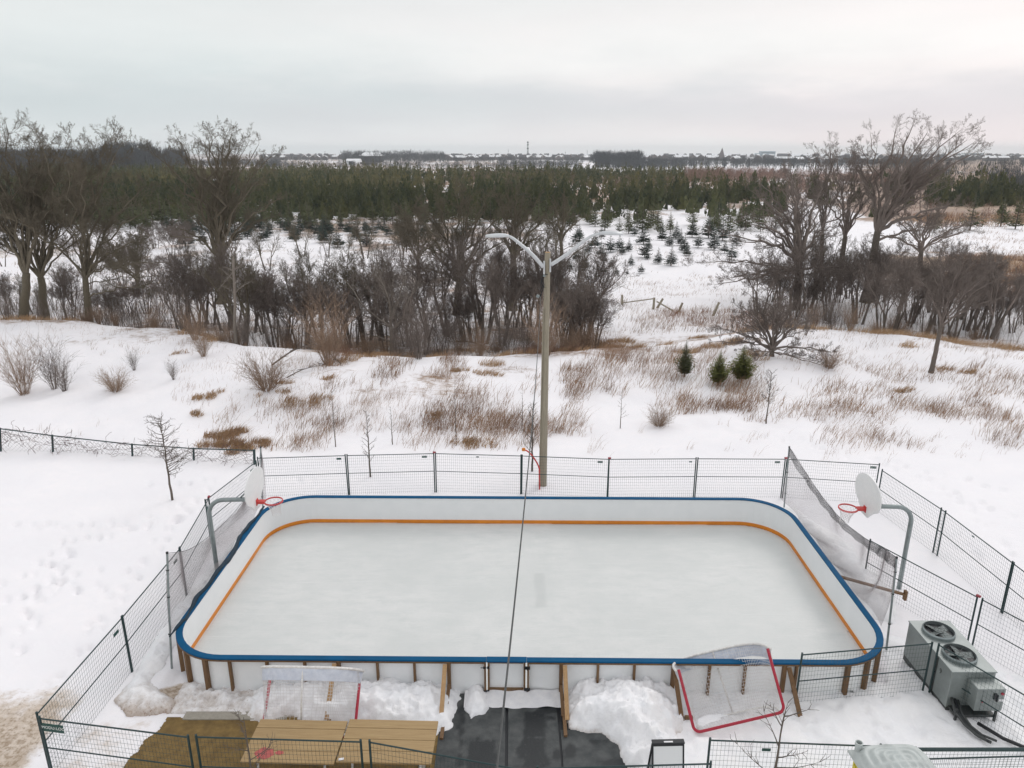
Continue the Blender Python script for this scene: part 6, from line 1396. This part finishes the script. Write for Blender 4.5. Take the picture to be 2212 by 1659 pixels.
def house_proto(k):
    t = thing('house', None, None); w_, d_, h_ = (10, 11, 6.2) if k % 2 else (12, 10, 5.8); mb = MB(); mb.box((0, 0, h_/2-.5), (w_, d_, h_+1)); rh = 2.8+.5*k
    ridge_x = k != 2
    if ridge_x: mb.add([(-w_/2, -d_/2, h_), (-w_/2, d_/2, h_), (-w_/2, 0, h_+rh-.1), (w_/2, -d_/2, h_), (w_/2, d_/2, h_), (w_/2, 0, h_+rh-.1)], [(0, 1, 2), (3, 5, 4)])
    else: mb.add([(-w_/2, -d_/2, h_), (w_/2, -d_/2, h_), (0, -d_/2, h_+rh-.1), (-w_/2, d_/2, h_), (w_/2, d_/2, h_), (0, d_/2, h_+rh-.1)], [(0, 1, 2), (3, 5, 4)])
    if k == 1: mb.box((w_*.22, -d_/2-1.5, 1.4), (5, 3, 3.6))
    mb.build('wall', M['wall_far'], t); mb = MB(); e = .5
    def slab(a, b, c, d): mb.add([a, b, c, d]+[(p[0], p[1], p[2]+.22) for p in (a, b, c, d)], [(0, 3, 2, 1), (4, 5, 6, 7), (0, 1, 5, 4), (1, 2, 6, 5), (2, 3, 7, 6), (3, 0, 4, 7)])
    if ridge_x: slab((-w_/2-e, -d_/2-e, h_-.2), (w_/2+e, -d_/2-e, h_-.2), (w_/2+e, 0, h_+rh), (-w_/2-e, 0, h_+rh)); slab((w_/2+e, d_/2+e, h_-.2), (-w_/2-e, d_/2+e, h_-.2), (-w_/2-e, 0, h_+rh), (w_/2+e, 0, h_+rh))
    else: slab((-w_/2-e, d_/2+e, h_-.2), (-w_/2-e, -d_/2-e, h_-.2), (0, -d_/2-e, h_+rh), (0, d_/2+e, h_+rh)); slab((w_/2+e, -d_/2-e, h_-.2), (w_/2+e, d_/2+e, h_-.2), (0, d_/2+e, h_+rh), (0, -d_/2-e, h_+rh))
    mb.build('roof', M['roof_dark'] if k == 3 else M['roof_snow'], t)
    for x in (-w_*.25, w_*.25):
        mb = MB(); mb.box((x, -d_/2-.03, h_*.68), (1.6, .06, 1.5)); mb.build('window', M['pane'], t)
    return t
HS = [house_proto(k) for k in range(4)]; hr = random.Random(9); n = 0
def houses(u0, u1, y0, y1, cnt, label, group, s=1.):
    for i in range(cnt):
        u = u0+(u1-u0)*(i+hr.random())/cnt; y = y0+(y1-y0)*hr.random(); k = hr.choice([0, 1, 2, 3, 3, 3]); c = copy_tree(HS[k]); c.location = ((u-CX)/FP*(y*CP+H_CAM*SP), y, -.6); c.rotation_euler = (0, 0, hr.choice([0, .3, -.4, 1.2, 1.57, .8])+hr.uniform(-.1, .1)); c.scale = (s, s, s); tag(c, label, 'house', group)
houses(1580, 2010, 850, 1000, 22, 'two-storey house in the nearest row behind the right grove', 'nearest row of far houses', .85)
houses(1395, 1600, 1150, 1400, 18, 'house with a snowy roof left of the pyramid spire', 'houses left of the spire', .9)
houses(950, 1300, 1200, 1600, 56, 'house with a snowy roof on the skyline behind the thin tower', 'houses round the thin tower', .85)
houses(565, 760, 1300, 1700, 34, 'house with a snowy roof on the skyline right of the elm', 'houses right of the elm', .85)
houses(2000, 2300, 1100, 1500, 36, 'house with a snowy roof on the skyline at the right edge', 'houses at the right edge', .85)
houses(1400, 2300, 1700, 2300, 60, 'tiny house in the farthest rows at right', 'farthest houses at right')
houses(560, 1300, 1800, 2400, 60, 'tiny house in the farthest rows at left and centre', 'farthest houses at left')
for pr in HS:
    for ch in list(pr.children): bpy.data.objects.remove(ch)
    bpy.data.objects.remove(pr)
def far_at(u, y): return ((u-CX)/FP*(y*CP+H_CAM*SP), y, -.6)
t = thing('arena_building', 'dark long building with a snowy roof before the far treeline', 'building', far_at(803, 1000)); mb = MB(); mb.box((0, 0, 4), (26, 18, 9)); mb.build('wall', M['roof_dark'], t)
mb = MB(); mb.add([(-15, -10, 8), (15, -10, 8), (11, 0, 12.5), (-9, 0, 12.5), (15, 10, 8), (-15, 10, 8)], [(0, 1, 2, 3), (1, 4, 2), (4, 5, 3, 2), (5, 0, 3), (0, 5, 4, 1)]); mb.build('roof', M['roof_snow'], t)
t = thing('dome_shed', 'pale round-topped storage shed in the far snow field', 'shed', far_at(765, 800)); mb = MB(); rows = [[(x, 7*math.cos(a)*1.1, 6*math.sin(a)) for a in np.linspace(0, math.pi, 13)] for x in (-7, 7)]; mb.grid(rows); mb.add(rows[0], [tuple(range(13))]); mb.add(rows[1], [tuple(range(12, -1, -1))]); mb.build('shell', M['roof_snow'], t)
mb = MB(); mb.box((14, 0, 1.2), (20, 8, 2.6)); mb.build('annexe', M['wall_far'], t); mb = MB(); mb.box((-2, -7.75, 1.8), (4, .1, 3.6)); mb.build('door', M['pane'], t)
t = thing('radio_mast', 'thin lattice tower on the skyline in the middle', 'tower', far_at(1140, 1350)); mb = MB(); hh = 31
for sx in (-1, 1):
    for sy in (-1, 1): mb.tube([(sx*1.6, sy*1.6, 0), (sx*.7, sy*.7, hh*.7), (sx*.45, sy*.45, hh)], .28, 4)
for k in range(14): z0_, z1_ = hh*k/14, hh*(k+1)/14; w0 = 1.6-.082*k; mb.tube([(-w0, -w0, z0_), (w0, -w0, z1_)], .16, 4); mb.tube([(w0, w0, z0_), (-w0, w0, z1_)], .16, 4)
mb.build('lattice', M['steel_dark'], t)
for zz_ in (.62, .82, .95): mb = MB(); mb.box((0, 0, hh*zz_), (3.2, 3.2, 1.6), bev=.3); mb.build('antenna', M['steel_dark'], t)
t = thing('spire_building', 'dark stepped pyramid spire rising over the far houses', 'building', far_at(1558, 1150)); mb = MB()
for k in range(9): a = 4.6*(1-k/9)+.4; mb.box((0, 0, 3+k*1.75), (2*a*.9, 2*a*.9, 1.9), bev=.1)
M['stone_far'] = mat('weathered_stone_far', (.22,.19,.19), .9, var=.3, scale=.2); mb.build('tower', M['stone_far'], t); mb = MB(); mb.box((0, 0, 1.6), (22, 14, 4.2)); mb.build('base', M['wall_far'], t); mb = MB(); mb.lathe([(.5, 0), (.3, 1.0), (.08, 2.0)], (0, 0, 17.6), 8); mb.build('finial', M['stone_far'], t)
t = thing('office_block', 'pale blue-grey block on the skyline behind the right grove', 'building', far_at(1652, 2300)); M['office'] = mat('pale_office_wall', (.38,.45,.50), .7, var=.2, scale=.05); mb = MB(); mb.box((6, 0, 8), (44, 16, 18)); mb.build('wall', M['office'], t); mb = MB(); mb.box((-22, 0, 5), (14, 16, 12)); mb.build('wing', M['office'], t)
for k in range(3): mb = MB(); mb.box((6, -8.1, 4+4.5*k), (40, .3, 1.5)); mb.build('window_band', M['pane'], t)
t = thing('warehouse', 'long low pale building on the skyline near the right edge', 'building', far_at(2100, 2400)); mb = MB(); mb.box((0, 0, 5), (60, 20, 12)); mb.build('wall', M['office'], t); mb = MB(); mb.box((0, 0, 11.3), (62, 22, .7)); mb.build('roof', M['roof_snow'], t)
for i, (u, y, hh) in enumerate(((744, 1300, 16), (703, 1500, 15), (799, 1500, 14), (1268, 1500, 17), (1221, 1400, 14), (1098, 1400, 18))):
    t = thing('utility_pole', 'thin bare mast rising over the far houses on the skyline', 'pole', far_at(u, y), group='thin masts on the skyline'); mb = MB(); mb.tube([(0, 0, 0), (0, 0, hh)], .22, 5); mb.build('shaft', M['steel_dark'], t); mb = MB(); mb.box((0, 0, hh*.93), (2.2, .3, .3)); mb.build('crossarm', M['steel_dark'], t)
# ------------------------------------------------------------------ the air
def haze():
    mb = MB(); mb.box((0, 1700, 17), (7600, 3600, 40)); m = bpy.data.materials.new('haze_air'); m.use_nodes = True
    N, L = m.node_tree.nodes, m.node_tree.links; N.clear(); o_ = N.new('ShaderNodeOutputMaterial'); v = N.new('ShaderNodeVolumePrincipled')
    v.inputs['Color'].default_value = (.86,.93,.98,1); v.inputs['Density'].default_value = HAZE_D; v.inputs['Anisotropy'].default_value = .2
    L.new(v.outputs[0], o_.inputs['Volume']); o = mb.build('haze', m); o['kind'] = 'stuff'; o['label'] = 'thin cold haze over the fields and far houses'
HAZE_D = .00019
haze()
